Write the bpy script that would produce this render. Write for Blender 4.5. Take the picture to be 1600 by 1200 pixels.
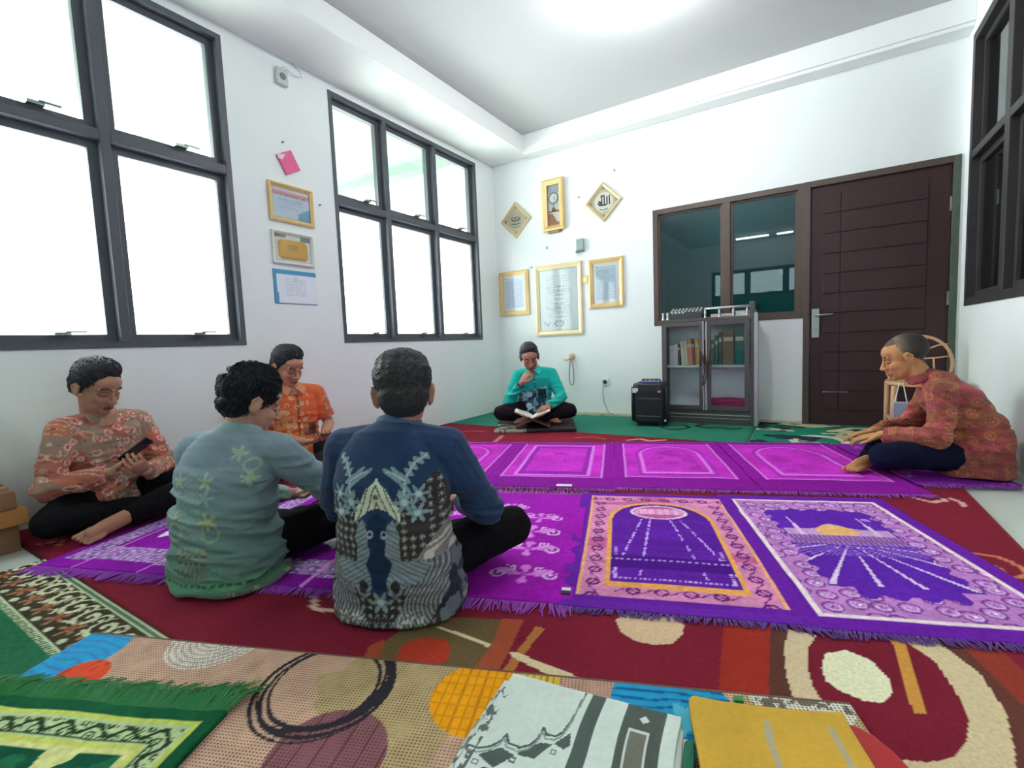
import bpy, math, random
import numpy as np
from mathutils import Matrix, Vector, noise as mnoise

random.seed(7)
SC = bpy.context.scene
for o in list(bpy.data.objects):
    bpy.data.objects.remove(o)
COL = SC.collection

# ------------------------------------------------------------------ camera
CAM_H = 0.85
YAW, PIT, ROL = (math.radians(a) for a in (-32.3208, -4.7485, -2.3331))
cd = bpy.data.cameras.new('camera')
cd.sensor_fit = 'HORIZONTAL'
cd.sensor_width = 36.0
cd.lens = 741.83 / 1600 * 36.0
cd.clip_start = 0.02
cam = bpy.data.objects.new('camera', cd)
COL.objects.link(cam)
fw = Vector((math.sin(YAW) * math.cos(PIT), math.cos(YAW) * math.cos(PIT), math.sin(PIT)))
rt = Vector((math.cos(YAW), -math.sin(YAW), 0))
up = rt.cross(fw)
r2 = math.cos(ROL) * rt + math.sin(ROL) * up
u2 = -math.sin(ROL) * rt + math.cos(ROL) * up
cam.matrix_world = Matrix(((r2.x, u2.x, -fw.x, 0), (r2.y, u2.y, -fw.y, 0), (r2.z, u2.z, -fw.z, CAM_H), (0, 0, 0, 1)))
SC.camera = cam

# ------------------------------------------------------------------ sky, light, exposure
world = bpy.data.worlds.new('overcast_sky')
SC.world = world
world.use_nodes = True
bg = world.node_tree.nodes['Background']
bg.inputs[0].default_value = (0.97, 1.0, 0.995, 1)
bg.inputs[1].default_value = 5.0
SC.view_settings.view_transform = 'Standard'
SC.view_settings.look = 'None'
SC.view_settings.gamma = 1.0
SC.view_settings.use_curve_mapping = False
SC.view_settings.exposure = 1.85
SC.cycles.use_denoising = True
SC.cycles.max_bounces = 10
SC.cycles.diffuse_bounces = 6
SC.cycles.transparent_max_bounces = 12
SC.cycles.sample_clamp_indirect = 8.0
SC.cycles.caustics_reflective = False
SC.cycles.caustics_refractive = False

# room measures (metres); the camera stands above the origin
XL, XR, YB, YF = -3.408, 0.996, 5.134, -3.6
ZC, ZS = 3.262, 3.075
W1 = (-0.17, 1.87)          # left wall window near the camera (y range)
W2 = (2.714, 4.757)         # left wall window further on
WZ = (0.923, 3.012)
BW = (-1.421, -0.068, 0.983, 2.184)   # back wall window
DX = (-0.068, 0.976)                  # door
RW = (2.2, 4.99, 1.003, 2.978)        # right wall window
FWN = (-2.3, 0.3, 1.0, 2.56)           # front wall window, behind the camera

def area_portal(name, loc, rot, sx, sy):
    l = bpy.data.lights.new(name, 'AREA')
    l.shape = 'RECTANGLE'
    l.size, l.size_y = sx, sy
    l.cycles.is_portal = True
    o = bpy.data.objects.new(name, l)
    o.location = loc
    o.rotation_euler = rot
    COL.objects.link(o)
for a, b in (W1, W2):
    area_portal('daylight_portal', (XL - 0.2, (a + b) / 2, sum(WZ) / 2), (0, -math.pi / 2, 0), WZ[1] - WZ[0], b - a)
area_portal('daylight_portal', ((FWN[0] + FWN[1]) / 2, YF - 0.2, (FWN[2] + FWN[3]) / 2), (math.pi / 2, 0, 0), FWN[1] - FWN[0], FWN[3] - FWN[2])

# ------------------------------------------------------------------ helpers
def lin(c):
    c = np.asarray(c, float) / 255.0
    return np.where(c <= 0.04045, c / 12.92, ((c + 0.055) / 1.055) ** 2.4)

MATS = {}
def nt(name):
    m = bpy.data.materials.new(name)
    m.use_nodes = True
    t = m.node_tree
    return m, t, t.nodes['Principled BSDF']

def mat(name, rgb, rough=0.6, metal=0.0, bump=0.0, bscale=60.0, var=0.06, vscale=6.0, spec=0.5, sheen=0.0, emit=None, estr=0.0):
    """plain procedural material: colour with slight noise variation and a noise bump"""
    if name in MATS:
        return MATS[name]
    m, t, b = nt(name)
    c = lin(rgb)
    tc = t.nodes.new('ShaderNodeTexCoord')
    if var > 0:
        n = t.nodes.new('ShaderNodeTexNoise')
        n.inputs['Scale'].default_value = vscale
        n.inputs['Detail'].default_value = 5
        t.links.new(tc.outputs['Object'], n.inputs['Vector'])
        r = t.nodes.new('ShaderNodeMix')
        r.data_type = 'RGBA'
        r.inputs[6].default_value = (*np.clip(c * (1 - var), 0, 1), 1)
        r.inputs[7].default_value = (*np.clip(c * (1 + var), 0, 1), 1)
        t.links.new(n.outputs['Fac'], r.inputs[0])
        t.links.new(r.outputs[2], b.inputs['Base Color'])
    else:
        b.inputs['Base Color'].default_value = (*c, 1)
    b.inputs['Roughness'].default_value = rough
    b.inputs['Metallic'].default_value = metal
    b.inputs['Specular IOR Level'].default_value = spec
    b.inputs['Sheen Weight'].default_value = sheen
    if bump > 0:
        n2 = t.nodes.new('ShaderNodeTexNoise')
        n2.inputs['Scale'].default_value = bscale
        n2.inputs['Detail'].default_value = 4
        t.links.new(tc.outputs['Object'], n2.inputs['Vector'])
        bp = t.nodes.new('ShaderNodeBump')
        bp.inputs['Strength'].default_value = bump
        bp.inputs['Distance'].default_value = 0.005
        t.links.new(n2.outputs['Fac'], bp.inputs['Height'])
        t.links.new(bp.outputs['Normal'], b.inputs['Normal'])
    if emit is not None:
        b.inputs['Emission Color'].default_value = (*lin(emit), 1)
        b.inputs['Emission Strength'].default_value = estr
    MATS[name] = m
    return m

def matc(name, rough=0.9, bump=0.25, bscale=260.0, spec=0.3, sheen=0.0, var=0.12, vscale=90.0, sss=0.0, weave=0.0):
    """material whose pattern colour is the mesh attribute 'Col', with procedural fibre noise on top"""
    if name in MATS:
        return MATS[name]
    m, t, b = nt(name)
    a = t.nodes.new('ShaderNodeAttribute')
    a.attribute_name = 'Col'
    tc = t.nodes.new('ShaderNodeTexCoord')
    n = t.nodes.new('ShaderNodeTexNoise')
    n.inputs['Scale'].default_value = vscale
    n.inputs['Detail'].default_value = 6
    t.links.new(tc.outputs['Object'], n.inputs['Vector'])
    mr = t.nodes.new('ShaderNodeMapRange')
    mr.inputs[1].default_value = 0.3
    mr.inputs[2].default_value = 0.7
    mr.inputs[3].default_value = 1 - var
    mr.inputs[4].default_value = 1 + var
    t.links.new(n.outputs['Fac'], mr.inputs[0])
    mx = t.nodes.new('ShaderNodeVectorMath')
    mx.operation = 'SCALE'
    t.links.new(a.outputs['Color'], mx.inputs[0])
    t.links.new(mr.outputs[0], mx.inputs['Scale'])
    t.links.new(mx.outputs[0], b.inputs['Base Color'])
    b.inputs['Roughness'].default_value = rough
    b.inputs['Specular IOR Level'].default_value = spec
    b.inputs['Sheen Weight'].default_value = sheen
    if sss:
        b.inputs['Subsurface Weight'].default_value = sss
        b.inputs['Subsurface Radius'].default_value = (0.012, 0.005, 0.003)
        b.inputs['Subsurface Scale'].default_value = 0.4
    if bump > 0:
        n2 = t.nodes.new('ShaderNodeTexNoise')
        n2.inputs['Scale'].default_value = bscale
        n2.inputs['Detail'].default_value = 3
        t.links.new(tc.outputs['Object'], n2.inputs['Vector'])
        bp = t.nodes.new('ShaderNodeBump')
        bp.inputs['Strength'].default_value = bump
        bp.inputs['Distance'].default_value = 0.004
        t.links.new(n2.outputs['Fac'], bp.inputs['Height'])
        t.links.new(bp.outputs['Normal'], b.inputs['Normal'])
    MATS[name] = m
    return m

def glass(name, tint=(1, 1, 1), rough=0.02, refl=1.0, frost=0.0):
    if name in MATS:
        return MATS[name]
    m = bpy.data.materials.new(name)
    m.use_nodes = True
    t = m.node_tree
    t.nodes.remove(t.nodes['Principled BSDF'])
    out = t.nodes['Material Output']
    tr = t.nodes.new('ShaderNodeBsdfTransparent')
    tr.inputs[0].default_value = (*tint, 1)
    base = tr.outputs[0]
    if frost > 0:
        tl = t.nodes.new('ShaderNodeBsdfTranslucent')
        tl.inputs[0].default_value = (0.93, 0.97, 0.97, 1)
        mx0 = t.nodes.new('ShaderNodeMixShader')
        n = t.nodes.new('ShaderNodeTexVoronoi')
        n.inputs['Scale'].default_value = 60
        tcn = t.nodes.new('ShaderNodeTexCoord')
        t.links.new(tcn.outputs['Object'], n.inputs['Vector'])
        mr = t.nodes.new('ShaderNodeMapRange')
        mr.inputs[2].default_value = 0.6
        mr.inputs[3].default_value = frost * 0.6
        mr.inputs[4].default_value = frost
        t.links.new(n.outputs['Distance'], mr.inputs[0])
        t.links.new(mr.outputs[0], mx0.inputs[0])
        t.links.new(tr.outputs[0], mx0.inputs[1])
        t.links.new(tl.outputs[0], mx0.inputs[2])
        base = mx0.outputs[0]
    gl = t.nodes.new('ShaderNodeBsdfGlossy')
    gl.inputs['Roughness'].default_value = rough
    fr = t.nodes.new('ShaderNodeFresnel')
    fr.inputs[0].default_value = 1.5
    mul = t.nodes.new('ShaderNodeMath')
    mul.operation = 'MULTIPLY'
    mul.use_clamp = True
    mul.inputs[1].default_value = refl
    t.links.new(fr.outputs[0], mul.inputs[0])
    mx = t.nodes.new('ShaderNodeMixShader')
    t.links.new(mul.outputs[0], mx.inputs[0])
    t.links.new(base, mx.inputs[1])
    t.links.new(gl.outputs[0], mx.inputs[2])
    t.links.new(mx.outputs[0], out.inputs['Surface'])
    MATS[name] = m
    return m

class M:
    """collects shapes; build() links them as one mesh object"""
    def __init__(s):
        s.v, s.f, s.n = [], [], 0
    def add(s, v, f):
        v = np.asarray(v, float).reshape(-1, 3)
        s.v.append(v)
        s.f += [tuple(int(i) + s.n for i in q) for q in f]
        s.n += len(v)
        return s
    def box(s, x0, x1, y0, y1, z0, z1):
        v = [(x, y, z) for x in (x0, x1) for y in (y0, y1) for z in (z0, z1)]
        return s.add(v, [(0, 1, 3, 2), (4, 6, 7, 5), (0, 4, 5, 1), (2, 3, 7, 6), (0, 2, 6, 4), (1, 5, 7, 3)])
    def obox(s, c, a, b, d):
        """oriented box: centre and three half-axis vectors"""
        c, a, b, d = (np.asarray(q, float) for q in (c, a, b, d))
        v = [c + i * a + j * b + k * d for i in (-1, 1) for j in (-1, 1) for k in (-1, 1)]
        fl = [(0, 1, 3, 2), (4, 6, 7, 5), (0, 4, 5, 1), (2, 3, 7, 6), (0, 2, 6, 4), (1, 5, 7, 3)]
        if np.dot(np.cross(a, b), d) < 0:
            fl = [q[::-1] for q in fl]
        return s.add(v, fl)
    def loft(s, rings, cap=True, closed=False):
        rings = [np.asarray(r, float) for r in rings]
        n = len(rings[0])
        f = []
        k = len(rings)
        for i in range(k if closed else k - 1):
            a, b = i * n, ((i + 1) % k) * n
            for j in range(n):
                j2 = (j + 1) % n
                f.append((a + j, a + j2, b + j2, b + j))
        v = np.concatenate(rings)
        if cap and not closed:
            f.append(tuple(range(n))[::-1])
            f.append(tuple(range((k - 1) * n, k * n)))
        return s.add(v, f)
    def tube(s, pts, r, n=10, cap=True, closed=False, round_cap=False, flat=1.0):
        P = [np.asarray(p, float) for p in pts]
        R = [r] * len(P) if np.isscalar(r) else list(r)
        if round_cap:
            d0 = P[0] - P[1]; d0 = d0 / (np.linalg.norm(d0) + 1e-9)
            d1 = P[-1] - P[-2]; d1 = d1 / (np.linalg.norm(d1) + 1e-9)
            pre = [(P[0] + d0 * R[0] * math.sin(a), R[0] * math.cos(a)) for a in (1.45, 1.1, 0.75, 0.4)]
            post = [(P[-1] + d1 * R[-1] * math.sin(a), R[-1] * math.cos(a)) for a in (0.4, 0.75, 1.1, 1.45)]
            P = [p for p, _ in pre] + P + [p for p, _ in post]
            R = [q for _, q in pre] + R + [q for _, q in post]
        k = len(P)
        T = []
        for i in range(k):
            a = P[(i - 1) % k] if (closed or i > 0) else P[0]
            b = P[(i + 1) % k] if (closed or i < k - 1) else P[-1]
            d = b - a
            T.append(d / (np.linalg.norm(d) + 1e-12))
        ref = np.array((0, 0, 1.0)) if abs(T[0][2]) < 0.9 else np.array((1.0, 0, 0))
        u = np.cross(T[0], ref); u /= np.linalg.norm(u)
        rings = []
        ang = np.linspace(0, 2 * math.pi, n, endpoint=False)
        for i in range(k):
            u = u - T[i] * np.dot(u, T[i])
            u /= np.linalg.norm(u) + 1e-12
            w = np.cross(T[i], u)
            rings.append(P[i] + R[i] * (np.cos(ang)[:, None] * u + flat * np.sin(ang)[:, None] * w))
        return s.loft(rings, cap, closed)
    def ell(s, c, r, n=16, m=10, R=None):
        c = np.asarray(c, float); r = np.asarray(r, float) * np.ones(3)
        R = np.eye(3) if R is None else np.asarray(R, float)
        rings = []
        for th in np.linspace(-math.pi / 2 + 0.12, math.pi / 2 - 0.12, m):
            a = np.linspace(0, 2 * math.pi, n, endpoint=False)
            q = np.stack([np.cos(th) * np.cos(a), np.cos(th) * np.sin(a), np.full(n, np.sin(th))], -1) * r
            rings.append(c + q @ R.T)
        return s.loft(rings)
    def lathe(s, prof, c=(0, 0, 0), n=20, axis='z'):
        rings = []
        a = np.linspace(0, 2 * math.pi, n, endpoint=False)
        for r, h in prof:
            ring = np.stack([r * np.cos(a), r * np.sin(a), np.full(n, h)], -1)
            if axis == 'y':
                ring = ring[:, [0, 2, 1]][::-1]
            elif axis == 'x':
                ring = ring[:, [2, 0, 1]]
            rings.append(ring + np.asarray(c, float))
        return s.loft(rings)
    def prism(s, poly, fn, d0, d1):
        """2d polygon extruded; fn(a, b, d) gives the 3d point"""
        n = len(poly)
        v = [fn(a, b, d0) for a, b in poly] + [fn(a, b, d1) for a, b in poly]
        f = [tuple(range(n))[::-1], tuple(range(n, 2 * n))] + [(i, (i + 1) % n, n + (i + 1) % n, n + i) for i in range(n)]
        return s.add(v, f)
    def mesh(s, name):
        me = bpy.data.meshes.new(name)
        me.from_pydata(np.concatenate(s.v).tolist(), [], s.f)
        return me
    def build(s, name, m, parent=None, loc=(0, 0, 0), rot=(0, 0, 0), smooth=False, bevel=0.0, fix=True):
        me = s.mesh(name)
        return link(me, name, m, parent, loc, rot, smooth, bevel, fix)

def fix_normals(me):
    import bmesh
    b = bmesh.new()
    b.from_mesh(me)
    bmesh.ops.recalc_face_normals(b, faces=b.faces)
    b.to_mesh(me)
    b.free()

def link(me, name, m, parent=None, loc=(0, 0, 0), rot=(0, 0, 0), smooth=False, bevel=0.0, fix=False):
    if fix:
        fix_normals(me)
    o = bpy.data.objects.new(name, me)
    COL.objects.link(o)
    if m is not None:
        me.materials.clear()
        me.materials.append(m)
    o.parent = parent
    o.location = loc
    o.rotation_euler = rot
    if smooth:
        me.shade_smooth()
    if bevel > 0:
        bv = o.modifiers.new('bevel', 'BEVEL')
        bv.width = bevel
        bv.segments = 2
        bv.limit_method = 'ANGLE'
    return o

def empty(name, loc=(0, 0, 0), rz=0.0):
    o = bpy.data.objects.new(name, None)
    COL.objects.link(o)
    o.empty_display_size = 0.05
    o.location = loc
    o.rotation_euler = (0, 0, rz)
    return o

def tag(o, label, cat, group=None, kind=None):
    o['label'] = label
    o['category'] = cat
    if group:
        o['group'] = group
    if kind:
        o['kind'] = kind
    return o

def struct(o):
    o['kind'] = 'structure'
    return o

def setcol(me, rgb):
    """store an sRGB 0-255 colour per vertex as the attribute Col"""
    a = me.attributes.new('Col', 'FLOAT_COLOR', 'POINT')
    c = np.ones((len(me.vertices), 4), np.float32)
    c[:, :3] = lin(np.clip(rgb, 0, 255))
    a.data.foreach_set('color', c.ravel())

def coords(me):
    a = np.empty(len(me.vertices) * 3, np.float32)
    me.vertices.foreach_get('co', a)
    return a.reshape(-1, 3).astype(float)

def setcoords(me, c):
    me.vertices.foreach_set('co', np.asarray(c, np.float32).ravel())
    me.update()

def normals(me):
    a = np.empty(len(me.vertices) * 3, np.float32)
    me.vertex_normals.foreach_get('vector', a)
    return a.reshape(-1, 3).astype(float)

# numpy noise -------------------------------------------------------
def _h(*k):
    h = np.zeros_like(k[0], dtype=np.int64)
    for i, q in enumerate(k):
        h = (h ^ (q.astype(np.int64) * (374761393, 668265263, 2147483647, 1274126177)[i])) & 0xffffffff
        h = (h * 1103515245 + 12345) & 0xffffffff
        h = h ^ (h >> 15)
    return (h & 0xffff) / 65535.0

def vn(x, y, z=None, seed=0):
    """value noise 0..1"""
    x, y = np.asarray(x, float), np.asarray(y, float)
    z = np.zeros_like(x) if z is None else np.asarray(z, float)
    xi, yi, zi = np.floor(x), np.floor(y), np.floor(z)
    fx, fy, fz = x - xi, y - yi, z - zi
    fx, fy, fz = (t * t * (3 - 2 * t) for t in (fx, fy, fz))
    r = 0
    sd = np.full_like(xi, seed)
    for a in (0, 1):
        for b in (0, 1):
            for c in (0, 1):
                w = (fx if a else 1 - fx) * (fy if b else 1 - fy) * (fz if c else 1 - fz)
                r = r + w * _h(xi + a, yi + b, zi + c, sd)
    return r

def fbm(x, y, z=None, seed=0, oct=3):
    r, a, t = 0, 0.5, 0
    for i in range(oct):
        k = 2 ** i
        r = r + a * vn(x * k, y * k, None if z is None else z * k, seed + i)
        t += a
        a *= 0.5
    return r / t

def cells(x, y, seed=0, jit=0.8):
    """nearest jittered cell: distance, offset x, offset y, random id"""
    xi, yi = np.floor(x), np.floor(y)
    best = np.full_like(x, 9.0); ox = np.zeros_like(x); oy = np.zeros_like(x); idr = np.zeros_like(x)
    for a in (-1, 0, 1):
        for b in (-1, 0, 1):
            cx, cy = xi + a, yi + b
            s0 = np.full_like(cx, seed)
            px = cx + 0.5 + jit * (_h(cx, cy, s0) - 0.5)
            py = cy + 0.5 + jit * (_h(cx, cy, s0 + 11) - 0.5)
            d = np.hypot(x - px, y - py)
            k = d < best
            best = np.where(k, d, best); ox = np.where(k, x - px, ox); oy = np.where(k, y - py, oy)
            idr = np.where(k, _h(cx, cy, s0 + 23), idr)
    return best, ox, oy, idr

def pip(X, Y, poly):
    ins = np.zeros(X.shape, bool)
    n = len(poly)
    for i in range(n):
        x1, y1 = poly[i]
        x2, y2 = poly[(i + 1) % n]
        if y1 == y2:
            continue
        c = (y1 > Y) != (y2 > Y)
        ins ^= c & (X < (x2 - x1) * (Y - y1) / (y2 - y1) + x1)
    return ins

def segd(X, Y, pts):
    d = np.full(X.shape, 9.0)
    for (x1, y1), (x2, y2) in zip(pts[:-1], pts[1:]):
        dx, dy = x2 - x1, y2 - y1
        t = np.clip(((X - x1) * dx + (Y - y1) * dy) / (dx * dx + dy * dy + 1e-12), 0, 1)
        d = np.minimum(d, np.hypot(X - x1 - t * dx, Y - y1 - t * dy))
    return d

def put(c, mask, rgb):
    c[mask] = rgb

def spiral(X, Y, cx, cy, R, turns=1.6, w=0.5, ph=0.0, flip=1):
    r = np.hypot(X - cx, Y - cy)
    th = (np.arctan2((Y - cy) * flip, X - cx) + ph) / (2 * math.pi)
    s = (r / R * turns - th) % 1.0
    return (r < R) & (s < w)

def flower(ox, oy, R, n=5, ph=0.0):
    r = np.hypot(ox, oy)
    th = np.arctan2(oy, ox) + ph
    return r < R * (0.62 + 0.38 * np.cos(n * th))

def remesh(mb, voxel, smooth=4, name='body', factor=0.5):
    """one continuous surface from the overlapping shapes of a builder"""
    me = mb.mesh('tmp')
    o = bpy.data.objects.new('tmp', me)
    COL.objects.link(o)
    r = o.modifiers.new('r', 'REMESH')
    r.mode = 'VOXEL'
    r.voxel_size = voxel
    r.adaptivity = 0
    if smooth:
        s = o.modifiers.new('s', 'SMOOTH')
        s.factor = factor
        s.iterations = smooth
    dg = bpy.context.evaluated_depsgraph_get()
    me2 = bpy.data.meshes.new_from_object(o.evaluated_get(dg))
    me2.name = name
    bpy.data.objects.remove(o)
    bpy.data.meshes.remove(me)
    me2.shade_smooth()
    return me2

# ------------------------------------------------------------------ structure
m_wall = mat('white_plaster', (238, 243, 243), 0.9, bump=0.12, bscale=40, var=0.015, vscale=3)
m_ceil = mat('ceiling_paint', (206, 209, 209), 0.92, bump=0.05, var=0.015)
m_beam = mat('beam_paint', (240, 243, 242), 0.9, bump=0.05, var=0.012)
m_floor = mat('white_floor_tile', (205, 212, 203), 0.25, bump=0.02, var=0.03)
m_frame = mat('dark_window_frame', (78, 82, 90), 0.5, bump=0.06, bscale=90, var=0.12)  # grey lightened so the colour carries the haze of the window glare
m_brown = mat('brown_door_frame', (84, 70, 64), 0.5, bump=0.08, bscale=80, var=0.15)
m_latch = mat('latch_metal', (150, 158, 158), 0.35, 0.7, var=0.05)
m_clear = glass('clear_pane', (0.97, 1.0, 0.985), refl=0.6)
m_frost = glass('textured_pane', (0.98, 1.0, 1.0), rough=0.15, refl=0.5, frost=0.5)
m_teal = glass('dark_tinted_pane', (0.42, 0.56, 0.58), rough=0.015, refl=2.6)
m_smoke = glass('smoky_pane', (0.4, 0.46, 0.45), rough=0.05, refl=1.3)

T = 0.16
def wall_with_holes(name, axis, pos, thick, lo, hi, zlo, zhi, holes):
    """axis 'x': wall in the plane x = pos, running along y (lo..hi); holes as (a0, a1, z0, z1)"""
    mb = M()
    cuts = sorted({lo, hi, *[h[0] for h in holes], *[h[1] for h in holes]})
    for a, b in zip(cuts[:-1], cuts[1:]):
        zs = [(zlo, zhi)]
        for h in holes:
            if h[0] <= a + 1e-6 and h[1] >= b - 1e-6:
                nz = []
                for z0, z1 in zs:
                    if h[2] > z0: nz.append((z0, min(h[2], z1)))
                    if h[3] < z1: nz.append((max(h[3], z0), z1))
                zs = nz
        for z0, z1 in zs:
            if axis == 'x':
                mb.box(min(pos, pos + thick), max(pos, pos + thick), a, b, z0, z1)
            else:
                mb.box(a, b, min(pos, pos + thick), max(pos, pos + thick), z0, z1)
    return struct(mb.build(name, m_wall))

wall_with_holes('wall_left', 'x', XL, -T, YF - T, YB + T, 0, ZC + 0.2, [(*W1, *WZ), (*W2, *WZ)])
wall_with_holes('wall_back', 'y', YB, T, XL, XR, 0, ZC + 0.2, [BW, (*DX, -0.01, 2.184)])
wall_with_holes('wall_right', 'x', XR, T, YF - T, YB + T, 0, ZC + 0.2, [(RW[0], RW[1], RW[2], RW[3])])
wall_with_holes('wall_front', 'y', YF, -T, XL, XR, 0, ZC + 0.2, [FWN])
struct(M().box(XL - T, XR + T, YF - T, YB + T, -0.2, 0).build('floor', m_floor))
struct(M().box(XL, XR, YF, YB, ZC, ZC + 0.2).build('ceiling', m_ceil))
b1 = struct(M().box(XL, -2.861, YF, YB, ZS, ZC - 0.001).build('trim_1', m_beam, bevel=0.004))
b1['label'] = 'boxed beam along the top of the window wall'
b2 = struct(M().box(-2.861, XR, 4.959, YB, ZS, ZC - 0.001).box(-2.861, XR, 4.975, YB, ZS - 0.03, ZS).build('trim_2', m_beam, bevel=0.004))
b2['label'] = 'boxed beam above the door wall'

# outside: gallery roof, gallery floor and the dark rooms behind the inner windows
m_soffit = mat('pale_green_soffit', (132, 158, 138), 0.9, var=0.02)
m_pave = mat('pale_paving', (216, 220, 214), 0.9, var=0.04)
g = M().box(-6.0, XL - T, -6, 8, 3.22, 3.36)
for y in (0.0, 2.4, 4.8):
    g.box(-6.0, XL - T, y - 0.09, y + 0.09, 3.05, 3.22)
tag(g.build('gallery_roof', m_soffit), 'pale green gallery roof seen through the upper panes', 'roof', kind='structure')
tag(M().box(-9.0, XL - T, -8, 10, -0.35, -0.2).build('gallery_floor', m_pave), 'pale paving outside the left windows', 'paving', kind='structure')
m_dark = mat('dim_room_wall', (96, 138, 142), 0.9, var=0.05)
m_curt = mat('green_curtain', (40, 150, 126), 0.85, bump=0.2, bscale=30, var=0.15)
def shell(name, x0, x1, y0, y1, z0, z1, open_side, label):
    mb = M()
    w = 0.05
    if open_side != 'y0': mb.box(x0, x1, y0 - w, y0, z0, z1)
    if open_side != 'y1': mb.box(x0, x1, y1, y1 + w, z0, z1)
    if open_side != 'x0': mb.box(x0 - w, x0, y0, y1, z0, z1)
    if open_side != 'x1': mb.box(x1, x1 + w, y0, y1, z0, z1)
    mb.box(x0, x1, y0, y1, z0 - w, z0).box(x0, x1, y0, y1, z1, z1 + w)
    o = mb.build(name, m_dark)
    o['label'] = label
    return struct(o)
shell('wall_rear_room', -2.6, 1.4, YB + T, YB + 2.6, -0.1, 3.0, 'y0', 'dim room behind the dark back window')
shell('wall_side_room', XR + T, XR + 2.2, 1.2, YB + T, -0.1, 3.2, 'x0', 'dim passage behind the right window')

rl_ = tag(empty('rear_room_fill_light', (-0.9, YB + 1.5, 3.0)), 'added fill light, out of view, that brightens the dark back window from behind', 'lamp')  # invented light source, put in to lift the tone of the dark panes
M().lathe([(0.05, 0), (0.05, -0.02), (0.02, -0.04)], (0, 0, 0), 16).build('fitting', m_latch, rl_)
M().ell((0, 0, -0.1), 0.07, 14, 10).build('bulb', mat('fill_light_bulb', (255, 255, 255), 0.5, var=0, emit=(225, 245, 255), estr=55.0), rl_, smooth=True)

def strip(mb, axis, pos, a0, a1, z0, z1, d0, d1):
    if axis == 'x':
        mb.box(pos + min(d0, d1), pos + max(d0, d1), a0, a1, z0, z1)
    else:
        mb.box(a0, a1, pos + min(d0, d1), pos + max(d0, d1), z0, z1)

def window(n, axis, pos, sgn, rng, cols, zr, transom, mfrm, m_up, m_low, label, latch=True, fw_=0.034, deep=0.07, sash_w=0.046):
    """sgn: direction from the wall plane into the room; cols: column boundaries"""
    root = struct(empty('window_%d' % n, (pos, rng[0], zr[0]) if axis == 'x' else (rng[0], pos, zr[0])))
    root['label'] = label
    inv = Vector(root.location)
    def bld(mb, name, m, bevel=0.0):
        o = mb.build(name, m, None, bevel=bevel)
        o.parent = root
        o.location = -inv
        return o
    f = M()
    e0, e1 = sgn * 0.006, -sgn * 0.11
    mw = fw_ * 1.5
    strip(f, axis, pos, rng[0], rng[1], zr[0], zr[0] + fw_, e0, e1)
    strip(f, axis, pos, rng[0], rng[1], zr[1] - fw_, zr[1], e0, e1)
    strip(f, axis, pos, rng[0], rng[0] + fw_, zr[0] + fw_, zr[1] - fw_, e0, e1)
    strip(f, axis, pos, rng[1] - fw_, rng[1], zr[0] + fw_, zr[1] - fw_, e0, e1)
    bld(f, 'frame', mfrm)
    for c in cols[1:-1]:
        k = M()
        strip(k, axis, pos, c - mw / 2, c + mw / 2, zr[0] + fw_, zr[1] - fw_, e0 * 0.8, e1)
        bld(k, 'mullion', mfrm, 0.004)
    tw = 0.028
    bands = [(zr[0] + fw_, zr[1] - fw_)] if transom is None else [(zr[0] + fw_, transom - tw), (transom + tw, zr[1] - fw_)]
    cells_ = [(a + (fw_ if a == cols[0] else mw / 2), b - (fw_ if b == cols[-1] else mw / 2)) for a, b in zip(cols[:-1], cols[1:])]
    if transom is not None:
        for a2, b2 in cells_:
            k = M()
            strip(k, axis, pos, a2, b2, transom - tw, transom + tw, e0 * 0.7, e1)
            bld(k, 'transom', mfrm, 0.004)
    for a2, b2 in cells_:
        for i, (z0, z1) in enumerate(bands):
            k = M()
            s = sash_w
            h0, h1 = -sgn * deep * 0.7, -sgn * (deep + 0.025)
            strip(k, axis, pos, a2, b2, z0, z0 + s, h0, h1)
            strip(k, axis, pos, a2, b2, z1 - s, z1, h0, h1)
            strip(k, axis, pos, a2, a2 + s, z0 + s, z1 - s, h0, h1)
            strip(k, axis, pos, b2 - s, b2, z0 + s, z1 - s, h0, h1)
            sash = bld(k, 'sash', mfrm)
            g = M()
            strip(g, axis, pos, a2 + s - 0.004, b2 - s + 0.004, z0 + s - 0.004, z1 - s + 0.004, -sgn * deep, -sgn * (deep + 0.004))
            p = g.build('pane', m_low if (i == 0 and transom is not None) else m_up, sash)
            if latch:
                q = M()
                c = (a2 + b2) / 2 + 0.06
                strip(q, axis, pos, c - 0.035, c + 0.035, z0 + s - 0.006, z0 + s + 0.012, -sgn * 0.004, -sgn * 0.04)
                strip(q, axis, pos, c + 0.01, c + 0.1, z0 + s + 0.008, z0 + s + 0.018, sgn * 0.004, -sgn * 0.008)
                q.build('latch', m_latch, sash, bevel=0.002)
    return root

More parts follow.
